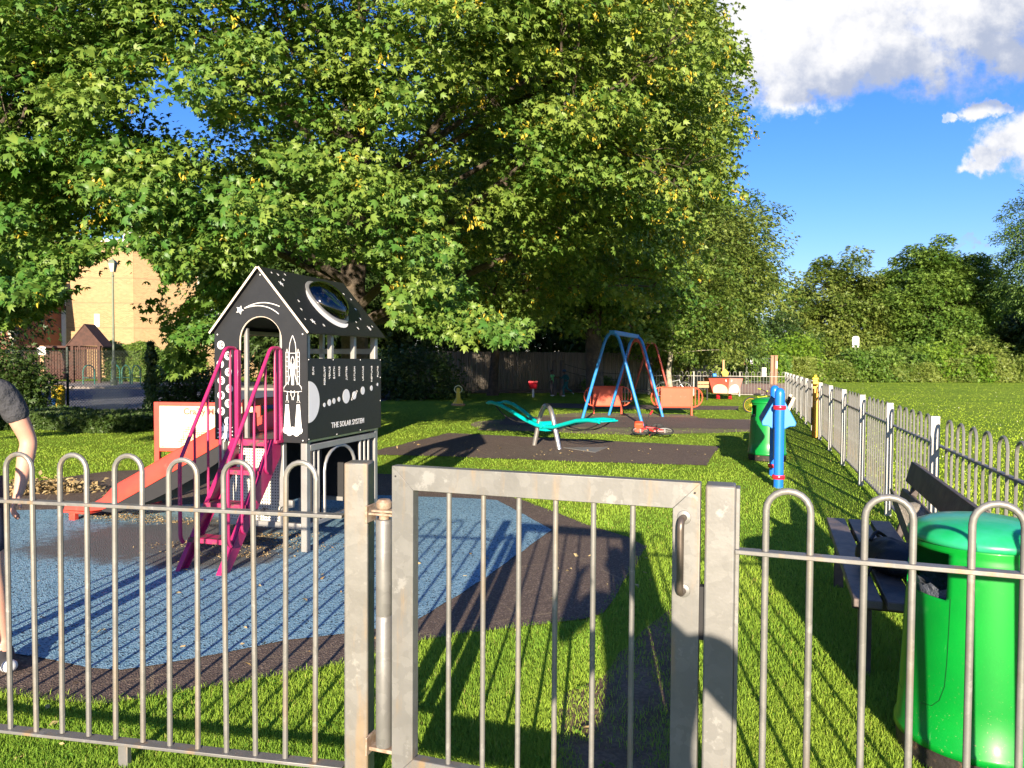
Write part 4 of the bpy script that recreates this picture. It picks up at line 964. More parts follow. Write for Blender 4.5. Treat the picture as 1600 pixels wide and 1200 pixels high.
for z in (.23, .46, .69):
    yc = -.065 - RUN * (TOPZ - z) / TOPZ; mb = MB(); mb.b2(XL + .004, XR - .004, yc - .065, yc + .075, z - .012, z); mb.b2(XL + .004, XR - .004, yc - .071, yc - .065, z - .035, z); mb.build('tread', M['treadpink'], PH, bevel=.002)
mb = MB(); mb.b2(XL - .03, XR + .03, -.11, -.017, .885, .908); mb.b2(XL - .0, XR + .0, -.117, -.11, .86, .908); mb.build('top_tread', M['treadpink'], PH, bevel=.002)
for x in (XL - .012, XR + .012):
    hr = 1.635
    def sz(y): return TOPZ + (y + .105) / RUN * TOPZ if y < -.02 else TOPZ     # top edge of stringer at y
    rail_pts = [(x, -.66, .20), (x, -.69, .24), (x, -.69, .80), (x, -.165, hr), (x, -.03, hr), (x, -.03, .92)]
    rp = rounded(rail_pts, .045, 5); mb = MB(); mb.tube(rp, .0145, 10); mb.build('handrail', M['pink'], PH)
    for y in (-.53, -.38, -.235, -.11):
        zt = .80 + (y + .69) / (.69 - .165) * (hr - .80) if y < -.165 else hr; zb = max(.9 if y > -.12 else 0, (y + .055 + RUN) / RUN * TOPZ - .04 + .0)
        zb = TOPZ * (1 + (y + .06) / RUN)
        zb = min(zb, .92)
        mb = MB()
        if y < -.12: mb.tube(rounded([(x, y, zt), (x, y, zb + .02), (x, y + .03, zb + .0)], .02), .0095, 8)
        else: mb.tube([(x, y, zt), (x, y, .9)], .0095, 8)
        mb.build('baluster', M['pink'], PH)
for x in (XL - .002, XR + .002):
    mb = MB(); mb.b2(x - .022, x + .022, -.055, -.018, .905, 1.62); mb.ell((x + .015, -.056, 1.35), (.006, .006, .006), 8, 6); mb.ell((x + .015, -.056, 1.10), (.006, .006, .006), 8, 6); mb.build('rail_plate', M['pink'], PH, bevel=.003)
# ---- slide, leaves the left side towards local -x
yc0, sw = .62, .235
prof = [(.10, .915), (-.02, .905), (-.10, .885)] + [(-.10 - 1.30 * i / 6, .885 - .685 * i / 6) for i in range(1, 6)] + [(-1.42, .195), (-1.55, .150), (-1.70, .128), (-1.98, .122)]
mb = MB(); n = len(prof); vs = []; cs = []
for (x, z) in prof:
    rim = .175 if x > -1.45 else (.10 if x > -1.6 else .045); 
    if x < -1.8: rim = .03
    cs.append([(x, yc0 - sw - .03, z + rim - .02), (x, yc0 - sw - .012, z + rim), (x, yc0 - sw + .006, z + rim - .01), (x, yc0 - sw + .012, z + .03), (x, yc0 - sw + .05, z), (x, yc0 + sw - .05, z), (x, yc0 + sw - .012, z + .03), (x, yc0 + sw - .006, z + rim - .01), (x, yc0 + sw + .012, z + rim), (x, yc0 + sw + .03, z + rim - .02),
               (x, yc0 + sw + .03, z - .01), (x, yc0 - sw - .03, z - .01)])
K = len(cs[0]); vs = [p for c in cs for p in c]; fs = []
for i in range(n - 1):
    for k in range(K): fs.append([i * K + k, i * K + (k + 1) % K, (i + 1) * K + (k + 1) % K, (i + 1) * K + k])
fs.append([i for i in range(K)][::-1]); fs.append([(n - 1) * K + i for i in range(K)])
mb.add(vs, fs); mb.build('slide_chute', M['red'], PH, ang=50)
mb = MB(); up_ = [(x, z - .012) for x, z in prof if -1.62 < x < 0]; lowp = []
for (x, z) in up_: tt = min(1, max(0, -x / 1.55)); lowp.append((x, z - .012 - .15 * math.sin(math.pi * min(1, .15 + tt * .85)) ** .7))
mb.prism(up_ + lowp[::-1], (0, yc0 - sw - .02, 0), (1, 0, 0), (0, 0, 1), (0, 2 * sw + .04, 0)); mb.build('slide_shade_shell', M['dark'], PH)  # added black shell stands in for the shaded support under the slide
mb = MB(); mb.b2(-1.96, -1.89, yc0 - sw + .0, yc0 - sw + .05, 0, .12); mb.b2(-1.96, -1.89, yc0 + sw - .05, yc0 + sw, 0, .12); mb.b2(-2.06, -1.70, yc0 - sw - .03, yc0 + sw + .03, .085, .108); mb.each('slide_foot', M['red'], PH, bevel=.006)
mb = MB(); mb.b2(-.02, .02, yc0 - sw - .04, yc0 - sw - .0, .9, 1.20); mb.b2(-.02, .02, yc0 + sw + .0, yc0 + sw + .04, .9, 1.20); mb.b2(-.02, .012, yc0 - sw, yc0 + sw, 1.13, 1.20); mb.each('slide_hood', M['red'], PH, bevel=.01)
# ------------------------------------------------------------------ maze panel
MZ = thing('maze_panel', 'cream maze play panel in a red frame behind the slide', 'play panel', (-3.80, 8.0, 0), R(-4))
PWd = 1.16
mb = MB(); mb.b2(0, .055, 0, .05, 0, 1.085); mb.b2(PWd - .055, PWd, 0, .05, 0, 1.085); mb.b2(.055, PWd - .055, .002, .048, 1.045, 1.085); mb.b2(.055, PWd - .055, .002, .048, .56, .60); mb.build('frame', M['red'], MZ, bevel=.004)
mb = MB(); mb.b2(.05, PWd - .05, .012, .03, .59, 1.05); PN = mb.build('panel', M['cream'], MZ)
lettering('lettering', 'CraZy MaZe', .092, mat('faded brown print', (.26, .09, .06), .6), PN, Matrix.Translation((.56, .0105, .985)) @ Matrix.Rotation(R(90), 4, 'X'), 'CENTER', .0022)
mb = MB(); lm = mat('faded maze print', (.36, .19, .09), .6)
def mz(pts): mb.tube([(.22 + x * .0195, .011, .61 + y * .0195) for x, y in pts], .0030, 4)
for dx_, dy_ in ((0, 0), (3, 5.5), (11, 3), (9, -2), (6, 3)):
    for k in range(3):
        mz([(dx_ + 2 + k, dy_ + k), (dx_ + 2 + k, dy_ + 3), (dx_ + 5 - k, dy_ + 3), (dx_ + 5 - k, dy_ + 6 - k), (dx_ + 8, dy_ + 6 - k)])
    for k in range(3): mz([(dx_ + 4 + k, dy_ + k), (dx_ + 4 + k, dy_ + 2), (dx_ + 7 + k, dy_ + 2), (dx_ + 7 + k, dy_ + 5)])
mb.build('printed_maze', lm, PN)
mb = MB()
for (x, z) in ((.09, 1.02), (.09, .62), (PWd - .09, 1.02), (PWd - .09, .62)): mb.ell((x, .011, z), (.012, .006, .012), 10, 6)
mb.each('bolt', M['steel'], MZ)
# ------------------------------------------------------------------ blue play post panel
q = G(1216, 762); BPp = thing('play_post', 'bright blue play posts with red rings, pitched blue roof and wavy edged panel', 'play post', (q.x, q.y, 0), R(-16))
for y in (0, 1.05):
    mb = MB(); mb.lathe([(0, -.1), (.058, -.1), (.06, 1.12), (.06, 1.16), (.055, 1.19), (.04, 1.215), (.02, 1.228), (0, 1.23)], 24, (0, y, 0)); mb.build('post', M['blue'], BPp)
    for z in (.99, .135):
        mb = MB(); mb.lathe([(.05, z - .025), (.072, z - .025), (.078, z - .015), (.078, z + .015), (.072, z + .025), (.05, z + .025)], 24, (0, y, 0)); mb.ell((.025, y - .072, z), (.01, .01, .01), 8, 6); mb.build('ring', M['ringred'], BPp)
mb = MB()
for s_ in (-1, 1):
    mb.add([(s_ * .045, .09, 1.10), (s_ * .205, .09, .80), (s_ * .195, .09, .755), (s_ * .13, .09, .75), (s_ * .04, .09, .70), (s_ * .045, .96, 1.10), (s_ * .205, .96, .80), (s_ * .195, .96, .755), (s_ * .13, .96, .75), (s_ * .04, .96, .70)], [[0, 1, 2, 3, 4], [9, 8, 7, 6, 5], [0, 5, 6, 1], [1, 6, 7, 2], [2, 7, 8, 3], [3, 8, 9, 4], [4, 9, 5, 0]])
mb.build('roof', M['bluel'], BPp, bevel=.01)
mb = MB(); wv = [(.075 + .012 * math.sin(i * .9), .72 - .02 * i) for i in range(25)]
mb.prism([(-.02, .72)] + wv + [(-.02, .24)], (0, .40, 0), (1, 0, 0), (0, 0, 1), (0, .018, 0)); mb.b2(-.01, .01, .06, .99, .25, .80); mb.build('wavy_panel', M['creampaint'], BPp)
# ------------------------------------------------------------------ far bench with cream frame
q = G(1239, 712); B2 = thing('park_bench', 'small bench with curved cream metal ends and dark slats beside the blue play post', 'bench', (q.x + .02, q.y + .9, 0), R(-18))
for y in (0, 1.3):
    mb = MB(); pts = rounded([(-.28, 0, .0), (-.24, 0, .40), (.08, 0, .40), (.30, 0, .93)], .16, 6); 
    for a, b_ in zip(pts[:-1], pts[1:]): mb.bar((a.x, y, a.z), (b_.x, y, b_.z), .05, .075, (0, 1, 0))
    pts = rounded([(.17, 0, .0), (.05, 0, .25), (.10, 0, .42)], .12, 5)
    for a, b_ in zip(pts[:-1], pts[1:]): mb.bar((a.x, y, a.z), (b_.x, y, b_.z), .05, .07, (0, 1, 0))
    mb.build('bench_end', M['creampaint'], B2)
for k in range(4):
    mb = MB(); mb.box((-.19 + k * .085, .65, .445), (.07, 1.34, .03)); mb.build('seat_slat', M['wood'], B2)
for k in range(4):
    t_ = .22 + k * .085; mb = MB(); mb.box((.085 + .36 * t_ , .65, .47 + t_ * .83), (.03, 1.34, .065), Matrix.Rotation(R(22), 3, 'Y')); mb.build('back_slat', M['wood'], B2)
# ------------------------------------------------------------------ seesaw
L_ = P(770, 632, 15.2); Rr = P(957, 656, 12.3); mid = (L_ + Rr) / 2; sang = math.atan2(Rr.y - L_.y, Rr.x - L_.x); half = math.hypot(Rr.x - L_.x, Rr.y - L_.y) / 2
q = G(853, 699); SW = thing('seesaw', 'turquoise twin tube seesaw on a bent steel support', 'seesaw', (q.x, q.y, 0), sang)
KIDS[SW.name] = []
cz = .42
for s_ in (-1, 1):
    mb = MB(); pts = [(-1.62, s_ * .17, .72), (-1.5, s_ * .17, .735), (-1.25, s_ * .16, .70), (-.9, s_ * .13, .60), (-.5, s_ * .09, .46), (-.2, s_ * .07, .39), (0, s_ * .06, .37), (.3, s_ * .07, .39), (.65, s_ * .10, .47), (1.0, s_ * .13, .55), (1.35, s_ * .16, .585), (1.6, s_ * .16, .58)]
    sp = []
    for i in range(len(pts) - 1): a, b_ = Vector(pts[i]), Vector(pts[i + 1]); sp += [a, a.lerp(b_, .5)]
    sp.append(Vector(pts[-1])); mb.tube(sp, .036, 10); mb.build('beam_tube', M['teal'], SW)
    mb = MB(); mb.tube(bez((-1.5, s_ * .10, .70), (-1.0, s_ * .16, .36), (-.45, s_ * .06, .42), 10), .012, 6); mb.tube(bez((1.55, s_ * .10, .55), (1.1, s_ * .16, .30), (.5, s_ * .06, .42), 10), .012, 6); mb.each('foot_rail', M['dark'], SW)
mb = MB()
for x in (-1.66, 1.63): 
    mb.b2(x - .05, x + .05, -.18, .18, (.70 if x < 0 else .57), (.735 if x < 0 else .60))
mb.build('end_seat', M['teal'], SW, bevel=.012)
mb = MB(); a = -sang; 
def rt(x, y, z): return (x * math.cos(a) - y * math.sin(a), x * math.sin(a) + y * math.cos(a), z)
mb.tube(rounded([rt(-.22, .28, -.1), rt(-.10, .22, .55), rt(-.02, .12, .76), rt(.06, -.05, .72), rt(.10, -.15, .60), rt(.24, -.32, -.1)], .14, 7), .042, 12); mb.build('support_arch', M['steel'], SW)
mb = MB(); mb.lathe([(0, -.12), (.06, -.12), (.06, .12), (0, .12)], 16, (0, 0, .41), Matrix.Rotation(R(90), 3, 'X')); mb.b2(-.09, .09, -.08, .08, .30, .38); mb.build('pivot', M['teal'], SW)
pl = gp([(880, 700.5), (950, 699.5), (930, 708)]); mb = MB(); mb.prism(pl, (0, 0, .009), (1, 0, 0), (0, 1, 0), (0, 0, .006)); o = mb.build('inspection_plate', M['alu']); tag(o, 'pale triangular metal plate set in the dark pad under the seesaw', 'ground plate')
# ------------------------------------------------------------------ swing frames
def swing(label, fx, fy, ang, m, Wd=1.55, Ht=2.24, Ln=3.1, seats=1):
    t = thing('swing_set', label, 'swing set', (fx, fy, 0), ang); KIDS[t.name] = []
    for y in (0, Ln):
        for s_ in (-1, 1):
            mb = MB(); mb.tube(rounded([(s_ * Wd / 2, y, -.05), (s_ * .16, y, Ht - .12), (s_ * .05, y, Ht - .02), (0, y, Ht - .0)], .22, 7), .038, 10); mb.build('leg', m, t)
    mb = MB(); mb.b2(-.07, .07, -.05, Ln + .05, Ht - .06, Ht + .05); mb.build('beam', m, t, bevel=.012)
    for k in range(seats):
        y0 = Ln * (.5 if seats == 1 else (.3 + .4 * k)); mb = MB()
        for d in (-.22, .22): mb.tube([(0, y0 + d, Ht - .05), (.06, y0 + d * .9, .52)], .007, 5)
        mb.build('chain', M['dark'], t); mb = MB(); mb.b2(-.04, .16, y0 - .24, y0 + .24, .48, .52); mb.build('seat', M['dark'], t, bevel=.012)
    return t
swing('tall blue swing frame with curved A shaped legs and one black seat', *((P(956, 600, 18.3)).xy), R(-20), M['swblue'])
swing('red swing frame standing directly behind the blue one', *((P(993, 600, 25.2)).xy), R(-20), M['swred'])
# ------------------------------------------------------------------ stadium shaped barriers
def barrier(label, px0, px1, D, zt=.80, zb=.24, rot=0):
    a = P(px0, 600, D); b_ = P(px1, 600, D); Wd = (b_ - a).length; t = thing('barrier', label, 'barrier', (a.x, a.y, 0), rot, 'orange barriers round the swings'); KIDS[t.name] = []
    r = (zt - zb) / 2; zc = (zt + zb) / 2
    pts = [(r + 0 - r * math.sin(math.pi * i / 12) * 1, 0, zc + r * math.cos(math.pi * i / 12)) for i in range(13)] + [(Wd - r + r * math.sin(math.pi * i / 12), 0, zc - r * math.cos(math.pi * i / 12)) for i in range(13)]
    mb = MB(); mb.tube(pts, .019, 8, closed=True)
    x0, x1 = Wd * .20, Wd * .79
    for x in (Wd * .07, Wd * .135, Wd * .86, Wd * .93):
        h = r if x > r and x < Wd - r else math.sqrt(max(0, r * r - (r - min(x, Wd - x)) ** 2)); mb.tube([(x, 0, zc - h), (x, 0, zc + h)], .013, 6)
    mb.build('frame', M['orange'], t)
    for x in (x0, x1): mb = MB(); mb.b2(x - .025, x + .025, -.025, .025, -.05, zt); mb.build('leg', M['orange'], t, bevel=.004)
    mb = MB(); mb.b2(x0 + .025, x1 - .025, -.008, .008, zb + .02, zt - .02); mb.build('panel', M['orange'], t)
    return t
barrier('orange red barrier half in shade behind the left legs of the blue swing', 913, 987, 22.0)
barrier('sunlit orange red barrier right of the blue swing', 1018, 1098, 21.6)
# ------------------------------------------------------------------ bicycles
def wheel(mb_t, mb_r, c, r, ax='y'):
    n = 28; pts = [(c[0] + r * math.cos(2 * math.pi * i / n), c[1], c[2] + r * math.sin(2 * math.pi * i / n)) for i in range(n)]
    mb_t.tube(pts, r * .075 + .008, 7, closed=True)
    pts = [(c[0] + r * .88 * math.cos(2 * math.pi * i / n), c[1], c[2] + r * .88 * math.sin(2 * math.pi * i / n)) for i in range(n)]; mb_r.tube(pts, .008, 5, closed=True)
    for i in range(14): a = 2 * math.pi * i / 14; mb_r.tube([(c[0], c[1] + .02 * (-1) ** i, c[2]), (c[0] + r * .88 * math.cos(a), c[1], c[2] + r * .88 * math.sin(a))], .0018, 3)
    mb_r.tube([(c[0], c[1] - .04, c[2]), (c[0], c[1] + .04, c[2])], .018, 8)
def bike(label, r, m, acc=None, grips='dark', loc=(0, 0, 0), rot=(0, 0, 0), basket=False):
    t = thing('bicycle', label, 'bicycle', loc); t.rotation_euler = rot; KIDS[t.name] = []
    wb = r * 2.95; seat = Vector((r * .95, 0, r * 2.25)); head = Vector((wb - r * .75, 0, r * 2.35)); bb = Vector((r * 1.35, 0, r * .95)); headlo = Vector((wb - r * .55, 0, r * 1.75))
    for cx_ in (0, wb):
        mt, mr = MB(), MB(); wheel(mt, mr, (cx_, 0, r + .01), r); w = mt.build('wheel', M['rubber'], t); mr.build('spokes', M['silver'] if acc is None else M[acc], w)
    mb = MB(); k = .016 if r < .28 else .017
    for a, b_ in ((bb, headlo), (seat - Vector((0, 0, r * .25)), head - Vector((0, 0, .03))), (bb, seat), ((0, 0, r), bb), ((0, 0, r), seat - Vector((0, 0, r * .35))), (headlo, head)): mb.tube([a, b_], k, 8)
    mb.build('frame', m, t)
    mb = MB(); mb.tube([headlo, (wb, .05, r)], .012, 6); mb.tube([headlo, (wb, -.05, r)], .012, 6); mb.build('fork', m, t)
    mb = MB(); mb.tube(rounded([(head.x - .08, -.24, head.z + .16), (head.x, -.08, head.z + .12), (head.x, .08, head.z + .12), (head.x - .08, .24, head.z + .16)], .06), .012, 7); mb.tube([head, head + Vector((-.01, 0, .13))], .014, 7); hb = mb.build('handlebar', M['dark'], t)
    mb = MB(); 
    for s_ in (-1, 1): mb.tube([(head.x - .08, s_ * .22, head.z + .158), (head.x - .13, s_ * .30, head.z + .17)], .019, 8)
    mb.build('grip', M[grips], hb)
    mb = MB(); mb.ell(seat + Vector((-.02, 0, .05)), (.13, .07, .028), 14, 8); mb.tube([seat - Vector((0, 0, .05)), seat + Vector((0, 0, .04))], .013, 6); mb.build('saddle', M['dark'], t)
    mb = MB(); mb.lathe([(0, -.005), (r * .33, -.005), (r * .33, .005), (0, .005)], 18, bb + Vector((0, -.04, 0)), Matrix.Rotation(R(90), 3, 'X')); mb.tube([bb + Vector((0, -.06, 0)), bb + Vector((r * .4, -.06, -r * .3)), bb + Vector((r * .4, -.14, -r * .3))], .009, 5); mb.tube([bb + Vector((0, .06, 0)), bb + Vector((-r * .4, .06, r * .3)), bb + Vector((-r * .4, .14, r * .3))], .009, 5); mb.build('crank', M['dark'], t)
    if basket:
        mb = MB(); mb.b2(head.x + .06, head.x + .24, -.11, .11, head.z - .10, head.z + .06); mb.build('basket', M['orange'], t, bevel=.02)
    return t
q = G(1008, 686); bike('small red child bicycle lying on its side on the grass', .165, M['bikered'], 'silver', 'ringred', (q.x + .42, q.y + .1, .09), (R(74), 0, R(172)), True)
q = G(1172, 644.5); bike('lime and black child bicycle standing beyond the green bin', .225, M['yellowgreen'], 'yellow', 'yellowgreen', (q.x, q.y, 0), (R(5), 0, R(8)))
q = P(1036, 600, 32.3); bike('grey adult bicycle leaning by the slender pale trunk at the far railing', .33, M['silver'], None, 'dark', (q.x, q.y, 0), (R(-6), 0, R(5)))
# ------------------------------------------------------------------ spring boat
q = P(1135, 600, 30.5); BO = thing('play_boat', 'red and pink play boat on springs with cream half moons on its bow', 'play boat', (q.x, q.y, 0), R(-3)); KIDS[BO.name] = []
tp = {'b': (0, -.55, .93), 'l': (-.70, .12, .90), 'r': (.70, .12, .90), 'L': (-.62, 1.5, .88), 'R': (.62, 1.5, .88)}; bt = {'b': (0, -.28, .26), 'l': (-.50, .12, .26), 'r': (.50, .12, .26), 'L': (-.44, 1.4, .26), 'R': (.44, 1.4, .26)}
def quad(name, a, b_, m):
    mb = MB(); v = [Vector(x) for x in (tp[a], tp[b_], bt[b_], bt[a])]; n = (v[1] - v[0]).cross(v[3] - v[0]).normalized() * .03
    if n.y < 0 or (abs(n.y) < .01): n = -n if False else n
    mb.add(v + [p + (Vector((0, .6, .6)) - p).normalized() * .03 for p in v], [[0, 1, 2, 3], [7, 6, 5, 4], [0, 4, 5, 1], [1, 5, 6, 2], [2, 6, 7, 3], [3, 7, 4, 0]]); return mb.build(name, m, BO)
quad('bow_board', 'l', 'b', M['redboat']); quad('bow_board', 'b', 'r', M['pinkboat']); quad('side_board', 'L', 'l', M['redboat']); quad('side_board', 'r', 'R', M['pinkboat']); quad('stern_board', 'R', 'L', M['redboat'])
for s_, m_ in ((-1, M['creamboat']), (1, M['whiteboat'])):
    A, B_, C_, D_ = (Vector(tp['b']), Vector(tp['r']), Vector(bt['r']), Vector(bt['b']))
    def uv(u, v):
        p = A.lerp(B_, u).lerp(D_.lerp(C_, u), v); p = Vector((p.x * s_, p.y - .008, p.z)); return p
    pts = [uv(.04, .98)] + [uv(.5 - .46 * math.cos(math.pi * i / 14), .86 - .44 * math.sin(math.pi * i / 14)) for i in range(15)] + [uv(.96, .98)]
    mb = MB(); k = len(pts); mb.add(pts + [p + Vector((0, -.012, 0)) for p in pts], [list(range(k)), list(range(k, 2 * k))[::-1]] + [[i, (i + 1) % k, (i + 1) % k + k, i + k] for i in range(k)]); mb.build('half_moon', m_, BO)
    mb = MB(); c = uv(.16, .20); mb.ell(c, (.028, .012, .055), 12, 8); mb.build('bow_eye', M['whiteboat'], BO)
mb = MB(); mb.tube([tp['l'], tp['b'], tp['r'], tp['R'], tp['L'], tp['l']], .03, 6); mb.build('gunwale', M['dark'], BO)
mb = MB(); mb.b2(-.5, .5, .1, 1.45, .5, .54); mb.b2(-.52, .52, 1.0, 1.3, .74, .78); mb.build('boat_floor', M['tan'], BO)
mb = MB(); mb.b2(-.04, .04, .55, .63, .5, 1.62); mb.build('mast', M['tan'], BO)
mb = MB(); mb.prism([(-.02, .95), (.16, .95), (.20, 1.10), (.06, 1.24), (-.10, 1.12)], (0, .50, 0), (1, 0, 0), (0, 0, 1), (0, .04, 0)); mb.build('yellow_sail', M['yellow'], BO)
mb = MB(); mb.b2(-.50, -.35, .2, .4, .93, 1.06); mb.build('blue_box', M['bluel'], BO, bevel=.02)
for x in (-.26, .22):
    mb = MB(); mb.tube([(x + .07 * math.cos(i * .6), .3 + .07 * math.sin(i * .6), .02 + i * .0055) for i in range(44)], .016, 6); mb.build('spring', M['ringred'], BO)
q = P(1099, 600, 30.2); t = thing('side_bench', 'small tan slatted seat left of the play boat', 'bench', (q.x, q.y, 0), 0); KIDS[t.name] = []
for z in (.50, .64): mb = MB(); mb.b2(-.22, .22, 0, .05, z, z + .11); mb.build('slat', M['tan'], t)
mb = MB()
for x in (-.18, .18): mb.b2(x - .025, x + .025, 0.05, .10, 0, .74)
mb.build('leg', M['dark'], t)
# ------------------------------------------------------------------ small springers
q = G(716, 634); t = thing('springer', 'yellow upright springer with a round ring handle', 'springer', (q.x, q.y, 0)); KIDS[t.name] = []
mb = MB(); mb.lathe([(0, .08), (.17, .08), (.16, .14), (.10, .22), (.075, .30), (.07, .56), (.05, .60), (0, .61)], 18); mb.build('body', M['yellow'], t)
mb = MB(); mb.tube([(.13 * math.cos(a), -.04, .56 + .12 * math.sin(a)) for a in [i * math.pi / 10 for i in range(20)]], .016, 6, closed=True); mb.build('ring_handle', M['cream'], t)
mb = MB(); mb.lathe([(0, 0), (.22, 0), (.25, .04), (.20, .08), (0, .085)], 18); mb.build('foot_plate', M['tan'], t)
q = G(833, 620.5); t = thing('springer', 'red bucket seat springer on a short white post', 'springer', (q.x, q.y, 0)); KIDS[t.name] = []
mb = MB(); mb.lathe([(0, .36), (.14, .36), (.18, .45), (.20, .62), (.17, .62), (.14, .47), (0, .44)], 18); mb.b2(-.20, .20, .1, .14, .6, .68); mb.build('bucket_seat', M['ringred'], t)
mb = MB(); mb.tube([(0, 0, 0), (0, 0, .38)], .045, 10); mb.build('post', M['white2'], t)
# two log posts and rope
for (px, lab) in ((866, 'left one of two weathered round posts with a sagging rope'), (878, 'right one of two weathered round posts with a sagging rope')):
    q = P(px, 600, 33.5); t = thing('round_post', lab, 'post', (q.x, q.y, 0)); KIDS[t.name] = []
    mb = MB(); mb.lathe([(0, 0), (.11, 0), (.10, 1.5), (.085, 1.56), (0, 1.58)], 14); mb.build('post', M['logs'], t)
    if px > 870: mb = MB(); mb.tube(bez((.1, 0, 1.4), (1.6, -.3, .9), (3.0, -.6, 1.0), 10), .012, 5); mb.tube(bez((.1, 0, 1.1), (1.6, -.3, .6), (3.0, -.6, .8), 10), .012, 5); mb.build('rope', M['dark'], t)
# ------------------------------------------------------------------ people
def eval_skin(nodes, edges, lev=2):
    names = list(nodes); idx = {n: i for i, n in enumerate(names)}
    me = bpy.data.meshes.new('s'); me.from_pydata([nodes[n][0] for n in names], [(idx[a], idx[b_]) for a, b_ in edges], [])
    o = bpy.data.objects.new('s', me); COL.objects.link(o); md = o.modifiers.new('k', 'SKIN'); md.use_smooth_shade = True; md.branch_smoothing = .3
    seen = set(); adj = {}
    for a, b_ in edges: adj.setdefault(a, []).append(b_); adj.setdefault(b_, []).append(a)
    for n in names:
        r = nodes[n][1]; r = (r, r) if not isinstance(r, tuple) else r
        me.skin_vertices[0].data[idx[n]].radius = r
        if n not in seen:
            me.skin_vertices[0].data[idx[n]].use_root = True; st = [n]
            while st:
                x = st.pop()
                if x in seen: continue
                seen.add(x); st += adj.get(x, [])
        else: me.skin_vertices[0].data[idx[n]].use_root = False
    sb = o.modifiers.new('b', 'SUBSURF'); sb.levels = sb.render_levels = lev
    dg = bpy.context.evaluated_depsgraph_get(); dg.update(); ev = o.evaluated_get(dg); m2 = ev.to_mesh()
    V = [tuple(v.co) for v in m2.vertices]; F = [list(p.vertices) for p in m2.polygons]; ev.to_mesh_clear(); bpy.data.objects.remove(o); bpy.data.meshes.remove(me); return V, F
def head_geo(c, s=1., turn=0.):
    """face looks to -y; c = centre of the head"""
    vs = []; n, m = 28, 20
    for i in range(m + 1):
        p = math.pi * i / m
        for k in range(n):
            a = 2 * math.pi * k / n; x, y, z = math.sin(p) * math.cos(a), math.sin(p) * math.sin(a), math.cos(p)
            X, Y, Z = x * .073, y * .093, z * .112
            if z < 0: X *= 1 - .28 * (-z) ** 1.4; Y *= 1 - .10 * (-z); Y -= .010 * (-z) 
            fr = max(0, -y)
            if fr > .3:
                nose = math.exp(-((X / .012) ** 2)) * math.exp(-(((Z + .018) / .020) ** 2)); Y -= .024 * nose * (1 if Z < .0 else .6)
                for sx in (-1, 1): Y += .010 * math.exp(-(((X - sx * .030) / .013) ** 2 + ((Z - .012) / .011) ** 2))
                Y -= .006 * math.exp(-((X / .022) ** 2 + ((Z + .055) / .008) ** 2)); Y += .004 * math.exp(-((X / .022) ** 2 + ((Z + .0555) / .002) ** 2))
                Y -= .007 * math.exp(-((X / .016) ** 2 + ((Z + .092) / .012) ** 2))
            v = Matrix.Rotation(turn, 3, 'Z') @ Vector((X, Y, Z)) * s; vs.append(tuple(v + Vector(c)))
    fs = []
    for i in range(m):
        for k in range(n): fs.append([i * n + k, (i + 1) * n + k, (i + 1) * n + (k + 1) % n, i * n + (k + 1) % n])
    return vs, fs
